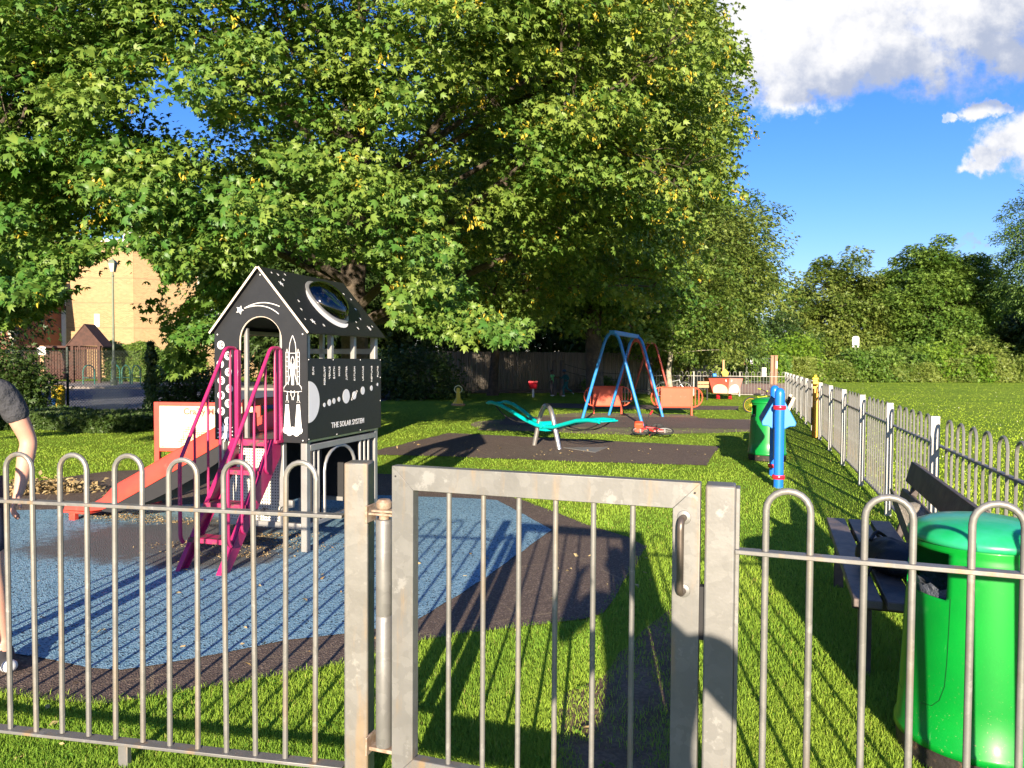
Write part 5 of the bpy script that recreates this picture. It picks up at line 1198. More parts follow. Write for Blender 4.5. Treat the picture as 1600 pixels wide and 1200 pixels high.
def person(label, loc, rz, J, cloth, s=1., skin='skin', hairm='hair', long_sleeve=False, trouser=.52, fingers=True, turn=0., group=None, helmet=False, hair_len=.0, shoes='shoewhite'):
    """J: joint positions (metres for a 1.72 m adult), figure faces -y"""
    t = thing('person', label, 'person', loc, rz, group); KIDS[t.name] = []
    j = {k: Vector(v) * s for k, v in J.items()}
    nd = {}; ed = []
    def N(n, p, r): nd[n] = (tuple(p), (r[0] * s, r[1] * s) if isinstance(r, tuple) else r * s)
    def E(*c): ed.extend(zip(c[:-1], c[1:]))
    N('pelvis', j['pelvis'], .125); N('waist', j['pelvis'].lerp(j['chest'], .5), .115); N('chest', j['chest'], .125); N('nb', j['neck'], .062); N('nk', j['neck'].lerp(j['head'], .5), .055); N('hd', j['head'] + Vector((0, .01, -.03)) * s, .06)
    E('pelvis', 'waist', 'chest', 'nb', 'nk', 'hd')
    for S in 'LR':
        sh_, el, wr, ha = j['sh' + S], j['el' + S], j['wr' + S], j['ha' + S]
        N('cl' + S, j['chest'].lerp(sh_, .55) + Vector((0, 0, .05)) * s, .072); N('sh' + S, sh_, .058); N('ua' + S, sh_.lerp(el, .5), .052); N('el' + S, el, .042); N('fa' + S, el.lerp(wr, .35), .044); N('wr' + S, wr, .027); N('pa' + S, wr.lerp(ha, .5), (.030, .020)); N('ha' + S, ha, (.030, .016))
        E('chest', 'cl' + S, 'sh' + S, 'ua' + S, 'el' + S, 'fa' + S, 'wr' + S, 'pa' + S, 'ha' + S)
        hp_, kn, an, to = j['hp' + S], j['kn' + S], j['an' + S], j['to' + S]
        N('hp' + S, hp_, .095); N('th' + S, hp_.lerp(kn, .5), .078); N('kn' + S, kn, .055); N('ca' + S, kn.lerp(an, .35), .055); N('an' + S, an, .034); N('ft' + S, an.lerp(to, .5) + Vector((0, 0, -.02)) * s, .036); N('to' + S, to, .026)
        E('pelvis', 'hp' + S, 'th' + S, 'kn' + S, 'ca' + S, 'an' + S, 'ft' + S, 'to' + S)
    V, F = eval_skin(nd, ed); mb = MB(); mb.add(V, F)
    for S in 'LR':
        wr, ha = j['wr' + S], j['ha' + S]; d = (ha - wr).normalized(); side = d.cross(Vector((1, 0, 0)) if abs(d.x) < .8 else Vector((0, 0, 1))).normalized(); pn = d.cross(side)
        if J.get('palm' + S): side = (Vector(J['palm' + S]) - d * Vector(J['palm' + S]).dot(d)).normalized(); pn = d.cross(side)
        fn = {}; fe = []
        for i, (off, ln) in enumerate(((-.028, .062), (-.009, .074), (.010, .070), (.028, .055))):
            b0 = wr.lerp(ha, .55) + side * off * .8 * s; b1 = ha + side * off * s; curl = pn * (.4 + .1 * i)
            p1 = b1 + (d * .9 + curl * .45).normalized() * ln * .45 * s; p2 = p1 + (d * .7 + curl * 1.2).normalized() * ln * .32 * s; p3 = p2 + (d * .35 + curl * 1.6).normalized() * ln * .26 * s
            for q_, (nm, r) in zip((b0, b1, p1, p2, p3), (('a', .010), ('b', .0095), ('c', .0088), ('d', .008), ('e', .0068))): fn[nm + str(i)] = (tuple(q_), r * s)
            fe += [(a + str(i), b_ + str(i)) for a, b_ in ('ab', 'bc', 'cd', 'de')]
        b0 = wr.lerp(ha, .25) - side * .012 * s; b1 = wr.lerp(ha, .55) - side * .038 * s + pn * .012 * s; p2 = b1 + (d * .75 - side * .4 + pn * .5).normalized() * .034 * s; p3 = p2 + (d * .9 + pn * .45).normalized() * .026 * s
        for q_, (nm, r) in zip((b0, b1, p2, p3), (('a', .013), ('b', .011), ('c', .0095), ('d', .008))): fn[nm + 't'] = (tuple(q_), r * s)
        fe += [('at', 'bt'), ('bt', 'ct'), ('ct', 'dt')]
        if fingers: V, F = eval_skin(fn, fe, 1); mb.add(V, F)
    hc = j['head'] + Vector((0, -.012, .02)) * s; V, F = head_geo(hc, s, turn); mb.add(V, F)
    RT = Matrix.Rotation(turn, 3, 'Z')
    for sx in (-1, 1): mb.ell(hc + RT @ (Vector((sx * .074, .008, -.005)) * s), (.010 * s, .018 * s, .030 * s), 10, 8)
    body = mb.build('body', M[skin], t, ang=80)
    for sx in (-1, 1):
        mb = MB(); c = hc + RT @ (Vector((sx * .030, -.0735, .012)) * s); mb.ell(c, (.0115 * s,) * 3, 12, 8); e = mb.build('eye', M['white2'], t); mb = MB(); mb.ell(c + RT @ (Vector((0, -.0085, 0)) * s), (.005 * s,) * 3, 8, 6); mb.build('iris', M['ink'], e)
    mb = MB(); V, F = head_geo(hc + Vector((0, 0, .004 * s)), s * 1.09, turn)
    keep = [f for f in F if all(((RT.inverted() @ (Vector(V[i]) - hc)).y > (-.02 if (RT.inverted() @ (Vector(V[i]) - hc)).z < .055 * s else -1)) and (RT.inverted() @ (Vector(V[i]) - hc)).z > (-.05 - hair_len) * s for i in f)]
    mb.add(V, keep)
    if helmet: mb.ell(hc + Vector((0, .005, .045)) * s, (.10 * s, .125 * s, .095 * s), 20, 12)
    hr = mb.build('helmet' if helmet else 'hair', M['helmet' if helmet else hairm], t, ang=80); md = hr.modifiers.new('thick', 'SOLIDIFY'); md.thickness = .006
    # shirt
    nd2, ed2 = {}, []
    def N2(n, p, r): nd2[n] = (tuple(p), r * s if not isinstance(r, tuple) else (r[0] * s, r[1] * s))
    N2('hem', j['pelvis'] + Vector((0, 0, -.13)) * s, .150); N2('w', j['pelvis'].lerp(j['chest'], .5), .134); N2('c', j['chest'], .143); N2('n', j['neck'] + Vector((0, 0, .012)) * s, .088); ed2 += [('hem', 'w'), ('w', 'c'), ('c', 'n')]
    for S in 'LR':
        sh_, el, wr = j['sh' + S], j['el' + S], j['wr' + S]; N2('cl' + S, j['chest'].lerp(sh_, .55) + Vector((0, 0, .058)) * s, .098); N2('s' + S, sh_, .072); N2('u' + S, sh_.lerp(el, .38), .069); ed2 += [('c', 'cl' + S), ('cl' + S, 's' + S), ('s' + S, 'u' + S)]
        N2('v' + S, sh_.lerp(el, .66), .066); ed2.append(('u' + S, 'v' + S))
        if long_sleeve: N2('e' + S, el, .055); N2('r' + S, el.lerp(wr, .9), .040); ed2 += [('v' + S, 'e' + S), ('e' + S, 'r' + S)]
    V, F = eval_skin(nd2, ed2); mb = MB(); mb.add(V, F); mb.build('shirt', M[cloth[0]], t, ang=80)
    nd2.clear(); ed2.clear(); N2('p', j['pelvis'] + Vector((0, 0, .09)) * s, .138); 
    for S in 'LR':
        hp_, kn, an = j['hp' + S], j['kn' + S], j['an' + S]; N2('h' + S, hp_, .108); N2('t' + S, hp_.lerp(kn, .5), .095); ed2 += [('p', 'h' + S), ('h' + S, 't' + S)]
        if trouser > .3: N2('k' + S, hp_.lerp(kn, .88), .086); ed2.append(('t' + S, 'k' + S))
        else: N2('k' + S, kn, .072); N2('a' + S, kn.lerp(an, .92), .055); ed2 += [('t' + S, 'k' + S), ('k' + S, 'a' + S)]
    V, F = eval_skin(nd2, ed2); mb = MB(); mb.add(V, F); mb.build('shorts' if trouser > .3 else 'trousers', M[cloth[1]], t, ang=80)
    for S in 'LR':
        an, to = j['an' + S], j['to' + S]; d = (to - an); d.z = 0; d.normalize(); nn = {'a': (tuple(an + Vector((0, 0, -.015)) * s - d * .015 * s), .046 * s), 'b': (tuple(an.lerp(to, .5) + Vector((0, 0, -.028)) * s), .044 * s), 'c': (tuple(to + d * .02 * s), .034 * s), 'h': (tuple(an - d * .045 * s + Vector((0, 0, -.05)) * s), .034 * s)}
        V, F = eval_skin(nn, [('h', 'a'), ('a', 'b'), ('b', 'c')]); zmin = (an.z - .085 * s)
        V = [(v[0], v[1], max(v[2], to.z - .032 * s)) for v in V]; mb = MB(); mb.add(V, F); sh2 = mb.build('shoe', M['shoewhite'] if shoes == 'shoewhite' else M[shoes], t, ang=80)
        if shoes == 'canvas':
            mb = MB(); c = to + d * .02 * s; mb.add([(v[0] * 1, v[1], v[2]) for v in V], []); 
            nn = {'a': (tuple(an - d * .045 * s + Vector((0, 0, -.071)) * s), .028 * s), 'b': (tuple(an.lerp(to, .5) + Vector((0, 0, -.048)) * s), .042 * s), 'c': (tuple(to + d * .03 * s + Vector((0, 0, -.006)) * s), .033 * s)}
            V, F = eval_skin(nn, [('a', 'b'), ('b', 'c')]); V = [(v[0], v[1], min(max(v[2], to.z - .036 * s), to.z - .008 * s)) for v in V]; mb = MB(); mb.add(V, F); mb.ell(to + d * .035 * s + Vector((0, 0, .002 * s)), (.036 * s, .036 * s, .030 * s), 12, 8)
            mb.build('sole', M['white2'], sh2); mb = MB()
            for i in range(4):
                c = an.lerp(to, .25 + .14 * i) + Vector((0, 0, .018 - .006 * i)) * s; sd_ = Vector((-d.y, d.x, 0)) * .02 * s; mb.tube([c - sd_, c + Vector((0, 0, .006)) * s, c + sd_], .004, 5)
            mb.build('lace', M['white2'], sh2)
    return t
M['canvas'] = mat('dark canvas shoe', (.03, .03, .035), .85)
STAND = dict(pelvis=(0, 0, .93), chest=(0, 0, 1.24), neck=(0, .01, 1.44), head=(0, -.005, 1.60),
    shL=(.185, 0, 1.385), elL=(.285, .045, 1.11), wrL=(.255, -.035, .875), haL=(.235, -.06, .80), shR=(-.185, 0, 1.385), elR=(-.26, .03, 1.11), wrR=(-.26, -.05, .88), haR=(-.25, -.07, .80),
    hpL=(.095, 0, .88), knL=(.13, -.015, .49), anL=(.165, .02, .10), toL=(.215, -.12, .035), hpR=(-.095, 0, .88), knR=(-.11, -.015, .49), anR=(-.12, .02, .10), toR=(-.15, -.14, .035), palmL=(0, 1, 0), palmR=(0, 1, 0))
person('person in charcoal T-shirt and navy shorts at the left edge, arm hanging', (-2.70, 3.68, .014), R(22), STAND, ('tshirt', 'denim'), 1.0, shoes='canvas')
# the photographer, standing right behind the camera; seen only by the shadow that falls through the gate
PHO = dict(STAND); PHO.update(elL=(.30, .22, 1.17), wrL=(.10, .33, 1.44), haL=(.06, .36, 1.50), elR=(-.30, .20, 1.15), wrR=(-.26, .33, 1.46), haR=(-.235, .37, 1.50), toL=(.16, .17, .035), toR=(-.15, .17, .035), palmL=(0, 0, 1), palmR=(0, 0, 1))
PX, PY = .13, -.46
FLIP = {k: ((-v[0], -v[1], v[2]) if isinstance(v, tuple) else v) for k, v in STAND.items()}
FLIP.update(elR=(.30, .18, 1.14), wrR=(.02, .34, 1.43), haR=(-.03, .385, 1.47), elL=(-.34, .16, 1.16), wrL=(-.25, .33, 1.44), haL=(-.20, .385, 1.48))
A_ = {}
for k, v in FLIP.items(): A_[k] = v
# swap so that it faces -y in its own frame, then turn it round to look at the gate
LOC = {k: (-v[0], -v[1], v[2]) for k, v in A_.items()}
person('person standing outside the gate holding a phone up in both hands', (PX, PY, 0), R(180), LOC, ('tshirt', 'denim'), 1.0, fingers=True)
# ------------------------------------------------------------------ children
RUN_ = dict(pelvis=(0, 0, .90), chest=(0, -.05, 1.20), neck=(0, -.08, 1.38), head=(0, -.10, 1.53), shL=(.17, -.04, 1.33), elL=(.24, .12, 1.12), wrL=(.22, -.05, .98), haL=(.21, -.12, .96), shR=(-.17, -.04, 1.33), elR=(-.24, -.20, 1.12), wrR=(-.20, -.40, 1.22), haR=(-.20, -.47, 1.24),
    hpL=(.09, 0, .85), knL=(.10, -.20, .50), anL=(.10, -.12, .10), toL=(.10, -.26, .05), hpR=(-.09, 0, .85), knR=(-.10, .12, .47), anR=(-.10, .48, .30), toR=(-.10, .50, .16))
q = G(862, 619); person('small person in a mint green sleeveless top and grey trousers reaching towards the posts', (q.x, q.y, 0), R(75), {**STAND, 'elL': (.24, -.22, 1.24), 'wrL': (.22, -.44, 1.20), 'haL': (.22, -.52, 1.20)}, ('tank', 'greycloth'), .66, 'skin2', 'blackhair', trouser=.1, fingers=False)
q = G(884, 620); person('small running person in dark teal clothes and a navy cap near the round posts', (q.x, q.y, 0), R(-80), RUN_, ('tealcloth', 'tealcloth'), .70, 'skin2', 'blackhair', True, trouser=.1, fingers=False, helmet=True)
# ------------------------------------------------------------------ plank fence behind
def plank_fence(name, label, a, b_, H, w=.11):
    a, b_ = Vector(a), Vector(b_); L = (b_ - a).length; ang = math.atan2(b_.y - a.y, b_.x - a.x); t = thing(name, label, 'fence', (a.x, a.y, 0), ang)
    n = int(L / w); V = []; F = []; T = []
    for i in range(n):
        x = i * w; y = .012 * (i % 2); h = H + random.uniform(-.015, .015); k = len(V)
        V += [(x, y, 0), (x + w - .006, y, 0), (x + w - .006, y, h), (x, y, h), (x, y + .018, 0), (x + w - .006, y + .018, 0), (x + w - .006, y + .018, h), (x, y + .018, h)]
        for f in ((0, 1, 2), (0, 2, 3), (4, 7, 6), (4, 6, 5), (3, 2, 6), (3, 6, 7), (0, 4, 5), (0, 5, 1), (0, 3, 7), (0, 7, 4), (1, 5, 6), (1, 6, 2)): F.append([k + q for q in f])
        T += [random.random()] * 12
    np_mesh('planks', np.array(V), np.array(F), np.array(T), M['planks'], t)
    mb = MB(); mb.b2(0, L, -.03, .0, .05, .17); mb.b2(0, L, .04, .08, H * .5, H * .5 + .08); mb.build('gravel_board', M['logs'], t)
    mb = MB(); i = 0
    while i < L: mb.b2(i, i + .1, .04, .14, 0, H + .02); i += 2.4
    mb.each('post', M['logs'], t); return t
plank_fence('plank_fence', 'tall grey close boarded timber fence in the shade of the big tree', P(640, 600, 34.2).xy, P(1068, 600, 38).xy, 1.95)
plank_fence('plank_fence', 'short bluish length of boarded fence behind the play boat', P(1076, 600, 40).xy, P(1122, 600, 42).xy, 1.75)
# ------------------------------------------------------------------ far park gate, pillars and signs
q0 = P(1204, 600, 52); t = thing('park_gate', 'dark metal park gate with two notices between brown pillars', 'gate', (P(1150, 600, 52).x, 52, 0)); KIDS[t.name] = []
L = q0.x - P(1150, 600, 52).x
mb = MB(); mb.b2(0, L, -.02, .02, 1.75, 1.8); mb.b2(0, L, -.02, .02, .15, .2)
i = 0
while i < L: mb.tube([(i, 0, 0), (i, 0, 1.95)], .012, 5); i += .13
mb.tube([(L * .3, 0, 1.8), (L * .75, 0, 1.75), (L, 0, 1.5)], .03, 6); mb.build('gate_leaf', M['wire'], t)
mb = MB(); mb.b2(.30, .58, -.05, -.03, 1.32, 1.60); mb.build('notice', M['tan'], t); mb = MB(); mb.b2(.95, 1.12, -.05, -.03, 1.40, 1.82); mb.b2(1.75, 2.05, -.07, -.03, .55, 1.15); mb.build('notice', M['white2'], t)
mb = MB(); mb.b2(.66, .76, -.05, .05, 0, 2.0); mb.build('gate_post', M['lampgreen'], t)
for px, lab in ((1205.5, 'left brown gate pillar of the far park entrance'), (1211.5, 'right brown gate pillar of the far park entrance, with a small white notice')):
    q = P(px, 600, 52.2); t = thing('gate_pillar', lab, 'pillar', (q.x, q.y, 0)); KIDS[t.name] = []
    mb = MB(); mb.b2(-.10, .10, -.10, .10, 0, 1.95); mb.b2(-.12, .12, -.12, .12, 1.95, 2.0); mb.build('pillar', M['gatebrown'], t, bevel=.01)
    if px > 1208: mb = MB(); mb.b2(-.02, .08, -.12, -.103, 1.1, 1.6); mb.build('notice', M['white2'], t)
q = P(1337, 534, 61.5); t = thing('road_sign', 'white rectangular sign with a dark ring above the hedge', 'sign', (q.x, q.y, 0)); KIDS[t.name] = []
mb = MB(); mb.b2(-.28, .28, -.02, .0, q.z - .45, q.z + .30); mb.prism(ellp((0, q.z + .30), (.28, .16), 20, 0, 0, math.pi), (0, -.02, 0), (1, 0, 0), (0, 0, 1), (0, .02, 0)); mb.build('plate', M['white2'], t)
mb = MB(); mb.tube([(.17 * math.cos(a), -.03, q.z + .12 + .17 * math.sin(a)) for a in [i * math.pi / 10 for i in range(20)]], .02, 6, closed=True); mb.tube([(-.1, -.03, q.z + .0), (.1, -.03, q.z + .24)], .02, 6); mb.b2(-.16, .16, -.03, -.024, q.z - .34, q.z - .26); mb.build('ring_mark', M['dark'], t)
mb = MB(); mb.b2(-.04, .04, 0.0, .06, 0, q.z - .2); mb.build('post', M['lampgreen'], t)
# ------------------------------------------------------------------ building, shed, lamp posts, racks
BD = 58
c0 = P(210, 600, BD); BU = thing('brick_building', 'tall buff brick building beyond the car park, with a small copper capped turret', 'building', (c0.x, c0.y, 0)); KIDS[BU.name] = []
HBd = 10.4; Lw = c0.x - P(-40, 600, BD).x; 
mb = MB(); mb.b2(-Lw, 0, 0, 14, 0, HBd); a = R(32); rx, ry = math.cos(a) * 11, math.sin(a) * 11
mb.build('left_wing', M['brick'], BU, smooth=False)
mb = MB(); mb.prism([(0.01, 0), (rx, ry), (rx, ry + 9), (0.01, 13)], (0, 0, 0), (1, 0, 0), (0, 1, 0), (0, 0, HBd - .3)); mb.build('right_wing', M['brick'], BU, smooth=False)
mb = MB(); mb.b2(-Lw - .1, .15, -.15, .0, HBd, HBd + .22); mb.build('parapet', M['trim'], BU)
mb = MB(); mb.b2(-.9, 1.2, .3, 2.4, HBd + .22, HBd + 1.3); mb.build('turret', M['trim'], BU); mb = MB(); mb.add([(-1.1, .1, HBd + 1.3), (1.4, .1, HBd + 1.3), (1.4, 2.6, HBd + 1.3), (-1.1, 2.6, HBd + 1.3), (.15, 1.35, HBd + 2.2)], [[0, 1, 4], [1, 2, 4], [2, 3, 4], [3, 0, 4], [3, 2, 1, 0]]); mb.build('turret_roof', M['copper'], BU)
x = P(99, 600, BD).x - c0.x; mb = MB(); mb.b2(x - .12, x + .28, -.12, -.01, 0, HBd - 1.5); mb.build('downpipe', M['trim'], BU)
x = P(153, 600, BD).x - c0.x; mb = MB(); mb.b2(x - .2, x + .2, -.06, -.01, 3.9, 4.9); mb.build('wall_notice', M['trim'], BU)
ux = Vector((math.cos(a), math.sin(a), 0)); un = Vector((math.sin(a), -math.cos(a), 0))
for (s0, z0) in ((5.6, 3.5),):
    p = ux * s0 + un * .03; mb = MB(); mb.bar(p + Vector((0, 0, z0)), p + Vector((0, 0, z0 + 5.2)), 1.9, .06, un); w = mb.build('window', M['glass'], BU)
    mb = MB()
    for d in (-.95, 0, .95): q = p + ux * d + un * .04; mb.bar(q + Vector((0, 0, z0)), q + Vector((0, 0, z0 + 5.2)), .14, .08, un)
    for z in (0, 1.7, 3.4, 5.2): mb.bar(p - ux * 1.0 + un * .05 + Vector((0, 0, z0 + z)), p + ux * 1.0 + un * .05 + Vector((0, 0, z0 + z)), .10, .14, (0, 0, 1))
    mb.build('frame', M['trim'], w)
# red brick house at the far left edge
q = P(-5, 600, 52); t = thing('brick_house', 'red brick house with a small pane window at the left edge behind the leaves', 'house', (q.x, q.y, 0)); KIDS[t.name] = []
mb = MB(); mb.b2(-6, 1.0, 0, 6, 0, 5.2); mb.build('wall', M['brickred'], t, smooth=False); mb = MB(); mb.add([(-6.3, -.3, 5.2), (1.3, -.3, 5.2), (1.3, 6.3, 5.2), (-6.3, 6.3, 5.2), (-6.3, 3, 8), (1.3, 3, 8)], [[0, 1, 5, 4], [2, 3, 4, 5], [1, 2, 5], [3, 0, 4], [3, 2, 1, 0]]); mb.build('roof', M['timber'], t)
mb = MB(); mb.b2(-.6, .6, -.04, .0, 3.3, 4.6); w = mb.build('window', M['glass'], t); mb = MB(); mb.b2(-.66, -.6, -.07, 0, 3.2, 4.7); mb.b2(.6, .66, -.07, 0, 3.2, 4.7); mb.b2(-.6, .6, -.07, 0, 4.6, 4.7); mb.b2(-.6, .6, -.07, 0, 3.2, 3.3); mb.b2(-.03, .03, -.07, -.04, 3.3, 4.6); mb.build('frame', M['trim'], w)
# shed
q = P(112, 600, 43); SHD = thing('timber_shelter', 'brown slatted timber shelter with a boarded gable beside the car park', 'shelter', (q.x, q.y, .12)); KIDS[SHD.name] = []
sw_ = P(157, 600, 43).x - q.x
mb = MB()
for x in (0, sw_ - .12): mb.b2(x, x + .16, -.08, .08, 0, 2.1)
mb.each('post', M['timber'], SHD)
mb = MB(); i = .2
while i < sw_ - .1: mb.b2(i, i + .075, .0, .03, .22, 2.05); i += .125
mb.b2(.1, sw_, .03, .06, 1.9, 2.0); mb.b2(.1, sw_, .03, .06, .25, .35); mb.build('slat_wall', M['timber'], SHD)
mb = MB()
for k in range(8):
    z = 2.1 + k * .15; f = 1 - k / 8.2; mb.prism([(sw_ / 2 - (sw_ / 2 + .2) * f, z), (sw_ / 2 + (sw_ / 2 + .2) * f, z), (sw_ / 2 + (sw_ / 2 + .2) * (f - .11), z + .15), (sw_ / 2 - (sw_ / 2 + .2) * (f - .11), z + .15)], (0, -.12 - .0 * k, 0), (1, 0, 0), (0, 0, 1), (0, .03, 0))
mb.build('gable', M['timber'], SHD)
mb = MB(); mb.add([(-.25, -.15, 2.08), (sw_ / 2, -.15, 3.35), (sw_ + .25, -.15, 2.08), (-.25, 1.0, 2.08), (sw_ / 2, 1.0, 3.35), (sw_ + .25, 1.0, 2.08), (-.25, -.15, 2.0), (sw_ / 2, -.15, 3.27), (sw_ + .25, -.15, 2.0), (-.25, 1.0, 2.0), (sw_ / 2, 1.0, 3.27), (sw_ + .25, 1.0, 2.0)], [[0, 1, 4, 3], [1, 2, 5, 4], [6, 9, 10, 7], [7, 10, 11, 8], [0, 6, 7, 1], [1, 7, 8, 2], [3, 4, 10, 9], [4, 5, 11, 10], [0, 3, 9, 6], [2, 8, 11, 5]]); mb.build('roof', M['timber'], SHD)
mb = MB(); i = -4.2
while i < -.3: mb.b2(i, i + .14, 2.0, 2.03, .1, 2.0); i += .17
mb.b2(-4.3, -.1, 1.2, 3.0, 2.0, 2.12); mb.b2(-4.3, -4.15, 1.2, 1.35, 0, 2.0); mb.build('side_wing', M['timber'], SHD)
def lamp(label, px, D, H, m):
    q = P(px, 600, D); t = thing('street_lamp', label, 'street lamp', (q.x, q.y, .12)); KIDS[t.name] = []
    mb = MB(); mb.lathe([(0, 0), (.17, 0), (.17, .25), (.12, .3), (.11, 1.1), (.14, 1.15), (.10, 1.25), (.062, 1.4), (.055, H * .6), (.045, H - .85), (.07, H - .83), (.07, H - .78), (.04, H - .75), (.04, H - .62), (0, H - .62)], 14); mb.tube([(-.22, 0, H - 1.15), (.22, 0, H - 1.15)], .018, 6); mb.build('column', m, t)
    mb = MB(); mb.lathe([(0, H - .60), (.13, H - .60), (.24, H - .14), (0, H - .14)], 4, (0, 0, 0), Matrix.Rotation(R(45), 3, 'Z')); L2 = mb.build('lantern', M['lanternglass'], t, smooth=False)
    mb = MB(); mb.lathe([(0, H - .15), (.27, H - .15), (.16, H - .0), (.05, H + .05), (.03, H + .12), (0, H + .14)], 4, (0, 0, 0), Matrix.Rotation(R(45), 3, 'Z'))
    for a_ in range(4): th = R(45 + 90 * a_); mb.tube([(.13 * math.cos(th), .13 * math.sin(th), H - .6), (.24 * math.cos(th), .24 * math.sin(th), H - .14)], .012, 4)
    mb.build('lantern_cap', m, t)
lamp('tall green heritage lamp post in front of the brick building', 178, 39.5, 6.5, M['lampgreen'])
lamp('shorter lamp post half hidden by leaves at the far left', 21, 41, 2.9, M['lampgreen'])
q = P(67, 600, 37); t = thing('sign_post', 'small white notice on a pale post left of the timber shelter', 'sign', (q.x, q.y, .12)); KIDS[t.name] = []
mb = MB(); mb.b2(-.09, .09, -.05, .05, 0, 2.0); mb.build('post', M['tan'], t); mb = MB(); mb.b2(-.21, .21, -.08, -.05, 1.55, 1.95); pn = mb.build('notice', M['white2'], t); mb = MB(); mb.tube([(-.13, -.085, 1.80), (0, -.085, 1.72), (.13, -.085, 1.80)], .012, 4); mb.build('notice_mark', M['dark'], pn)
for k, px in enumerate((139, 181, 197, 213, 246)):
    q = P(px, 600, 41.5 + (0 if k else -1)); t = thing('cycle_rack', ['green cycle hoop in front of the timber shelter', 'green cycle hoop just right of the tall lamp post', 'green cycle hoop, second right of the tall lamp post', 'green cycle hoop just left of the ivy covered pole', 'green cycle hoop right of the ivy covered pole'][k], 'cycle rack', (q.x, q.y, .12), 0, 'green cycle hoops along the pavement'); KIDS[t.name] = []
    wd = .62 if k == 0 else .45; mb = MB(); mb.tube([(-wd / 2, 0, -.1)] + [(-wd / 2 * math.cos(math.pi * i / 10), 0, .65 + .38 * math.sin(math.pi * i / 10)) for i in range(11)] + [(wd / 2, 0, -.1)], .035, 7); mb.build('hoop', M['greenpaint'], t)
    mb = MB(); mb.tube([(-wd / 2, 0, .35), (wd / 2, 0, .35)], .02, 6); mb.build('crossbar', M['greenpaint'], t)
# yellow litter bin seen through the wire fence
q = P(91, 600, 22.6); t = thing('dog_bin', 'yellow and blue bin just beyond the wire fence at the left', 'bin', (q.x, q.y, 0)); KIDS[t.name] = []
mb = MB(); mb.lathe([(0, 0), (.17, 0), (.19, .55), (.20, .60), (.14, .72), (0, .74)], 16); mb.build('body', M['yellow'], t); mb = MB(); mb.b2(-.10, .02, -.20, -.17, .12, .34); mb.build('sticker', M['bluel'], t)
# chain link fence
CLx0, CLx1, CLy = -15.5, -7.6, 21.2
CF = thing('chain_link_fence', 'green chain link fence on thin posts between the lawn and the car park', 'fence', (CLx0, CLy, 0), 0); KIDS[CF.name] = []
V = []; F = []; Lf = CLx1 - CLx0; Hf = 1.75; stp = .085; wr_ = .0036
def strand(x0, z0, x1, z1, y):
    d = Vector((x1 - x0, 0, z1 - z0)).normalized(); n = Vector((-d.z, 0, d.x)) * wr_; b_ = Vector((0, wr_, 0)); k = len(V)
    for p in ((x0, z0), (x1, z1)):
        c = Vector((p[0], y, p[1])); V.extend([tuple(c + n), tuple(c + b_), tuple(c - n), tuple(c - b_)])
    for i in range(4): j = (i + 1) % 4; F.append((k + i, k + j, k + 4 + j)); F.append((k + i, k + 4 + j, k + 4 + i))
i = -Hf
while i < Lf:
    a0 = max(i, 0); a1 = min(i + Hf, Lf); strand(a0, a0 - i, a1, a1 - i, 0); strand(a0, Hf - (a0 - i), a1, Hf - (a1 - i), .003); i += stp
np_mesh('wire_mesh', np.array(V), np.array(F), np.zeros(len(F)), M['wire'], CF)
mb = MB()
for z in (.1, .95, 1.74): mb.tube([(0, 0, z), (Lf, 0, z)], .003, 4)
mb.each('line_wire', M['wire'], CF)
for x in (.3, 3.0, Lf - .2): mb = MB(); mb.b2(x - .025, x + .025, .01, .06, 0, 1.85); mb.build('post', M['wire'], CF)
# ------------------------------------------------------------------ the great maple over the playhouse
MASK_A = [(-420, -900), (900, -900), (1010, -260), (1085, -40), (1128, 60), (1142, 150), (1150, 215), (1130, 270), (1105, 330), (1085, 400), (1040, 445), (1000, 470), (930, 470), (880, 455), (850, 490), (800, 505), (700, 520), (640, 500), (600, 440), (560, 395), (470, 380), (400, 385), (330, 430), (322, 520), (290, 530), (262, 500), (275, 440), (235, 395), (215, 345), (160, 350), (120, 370), (90, 410), (40, 465), (-40, 540), (-420, 560)]
MASK_B = [(-200, -900), (900, -900), (1010, -260), (1070, -40), (1095, 60), (1110, 150), (1115, 215), (1100, 270), (1075, 330), (1085, 400), (1090, 480), (1030, 525), (850, 520), (400, 520)]
GAPS = [[(170, 160), (290, 60), (300, 150), (230, 230), (190, 230)], [(60, 190), (110, 170), (90, 260), (50, 250)], [(330, 170), (350, 250), (300, 230)]]
tb = G(556, 640); trunkA = Vector((-3.05, 14.6, 0))
root = thing('maple_tree', 'huge spreading maple whose leafy branches overhang the black playhouse', 'tree', trunkA); KIDS[root.name] = []
ccA = np.array([-3.2, 14.4, 6.4]); radA = np.array([8.4, 6.8, 7.0])
n = 5200; d = rand_dirs(n); rr = .50 + .5 * rng.random(n) ** .5; C = ccA + d * radA * rr[:, None]
C = C[(C[:, 2] > 1.9)]
C[:, 2] -= np.clip((np.hypot(C[:, 0] - ccA[0], C[:, 1] - ccA[1]) - 4.5), 0, 3) * .12
C = C[(C[:, 1] > 7.6)]
C = C[~((C[:, 0] > -1.0) & (C[:, 2] < 1.75 + .259 * (18 - C[:, 1])))]      # the right side is lifted: the swings stand in the sun
px, py = projn(C); k = in_poly(px, py, MASK_A)
for g_ in GAPS: k &= ~in_poly(px, py, g_)
C = C[k]
void = np.sin(C[:, 0] * 1.9 + 1.2 * np.sin(C[:, 2] * 1.3)) + np.sin(C[:, 2] * 2.6 + 1.1 * np.sin(C[:, 0] * .9 + C[:, 1])) + .8 * np.sin(C[:, 1] * 2.1 + C[:, 0])
C = C[void > -1.15]
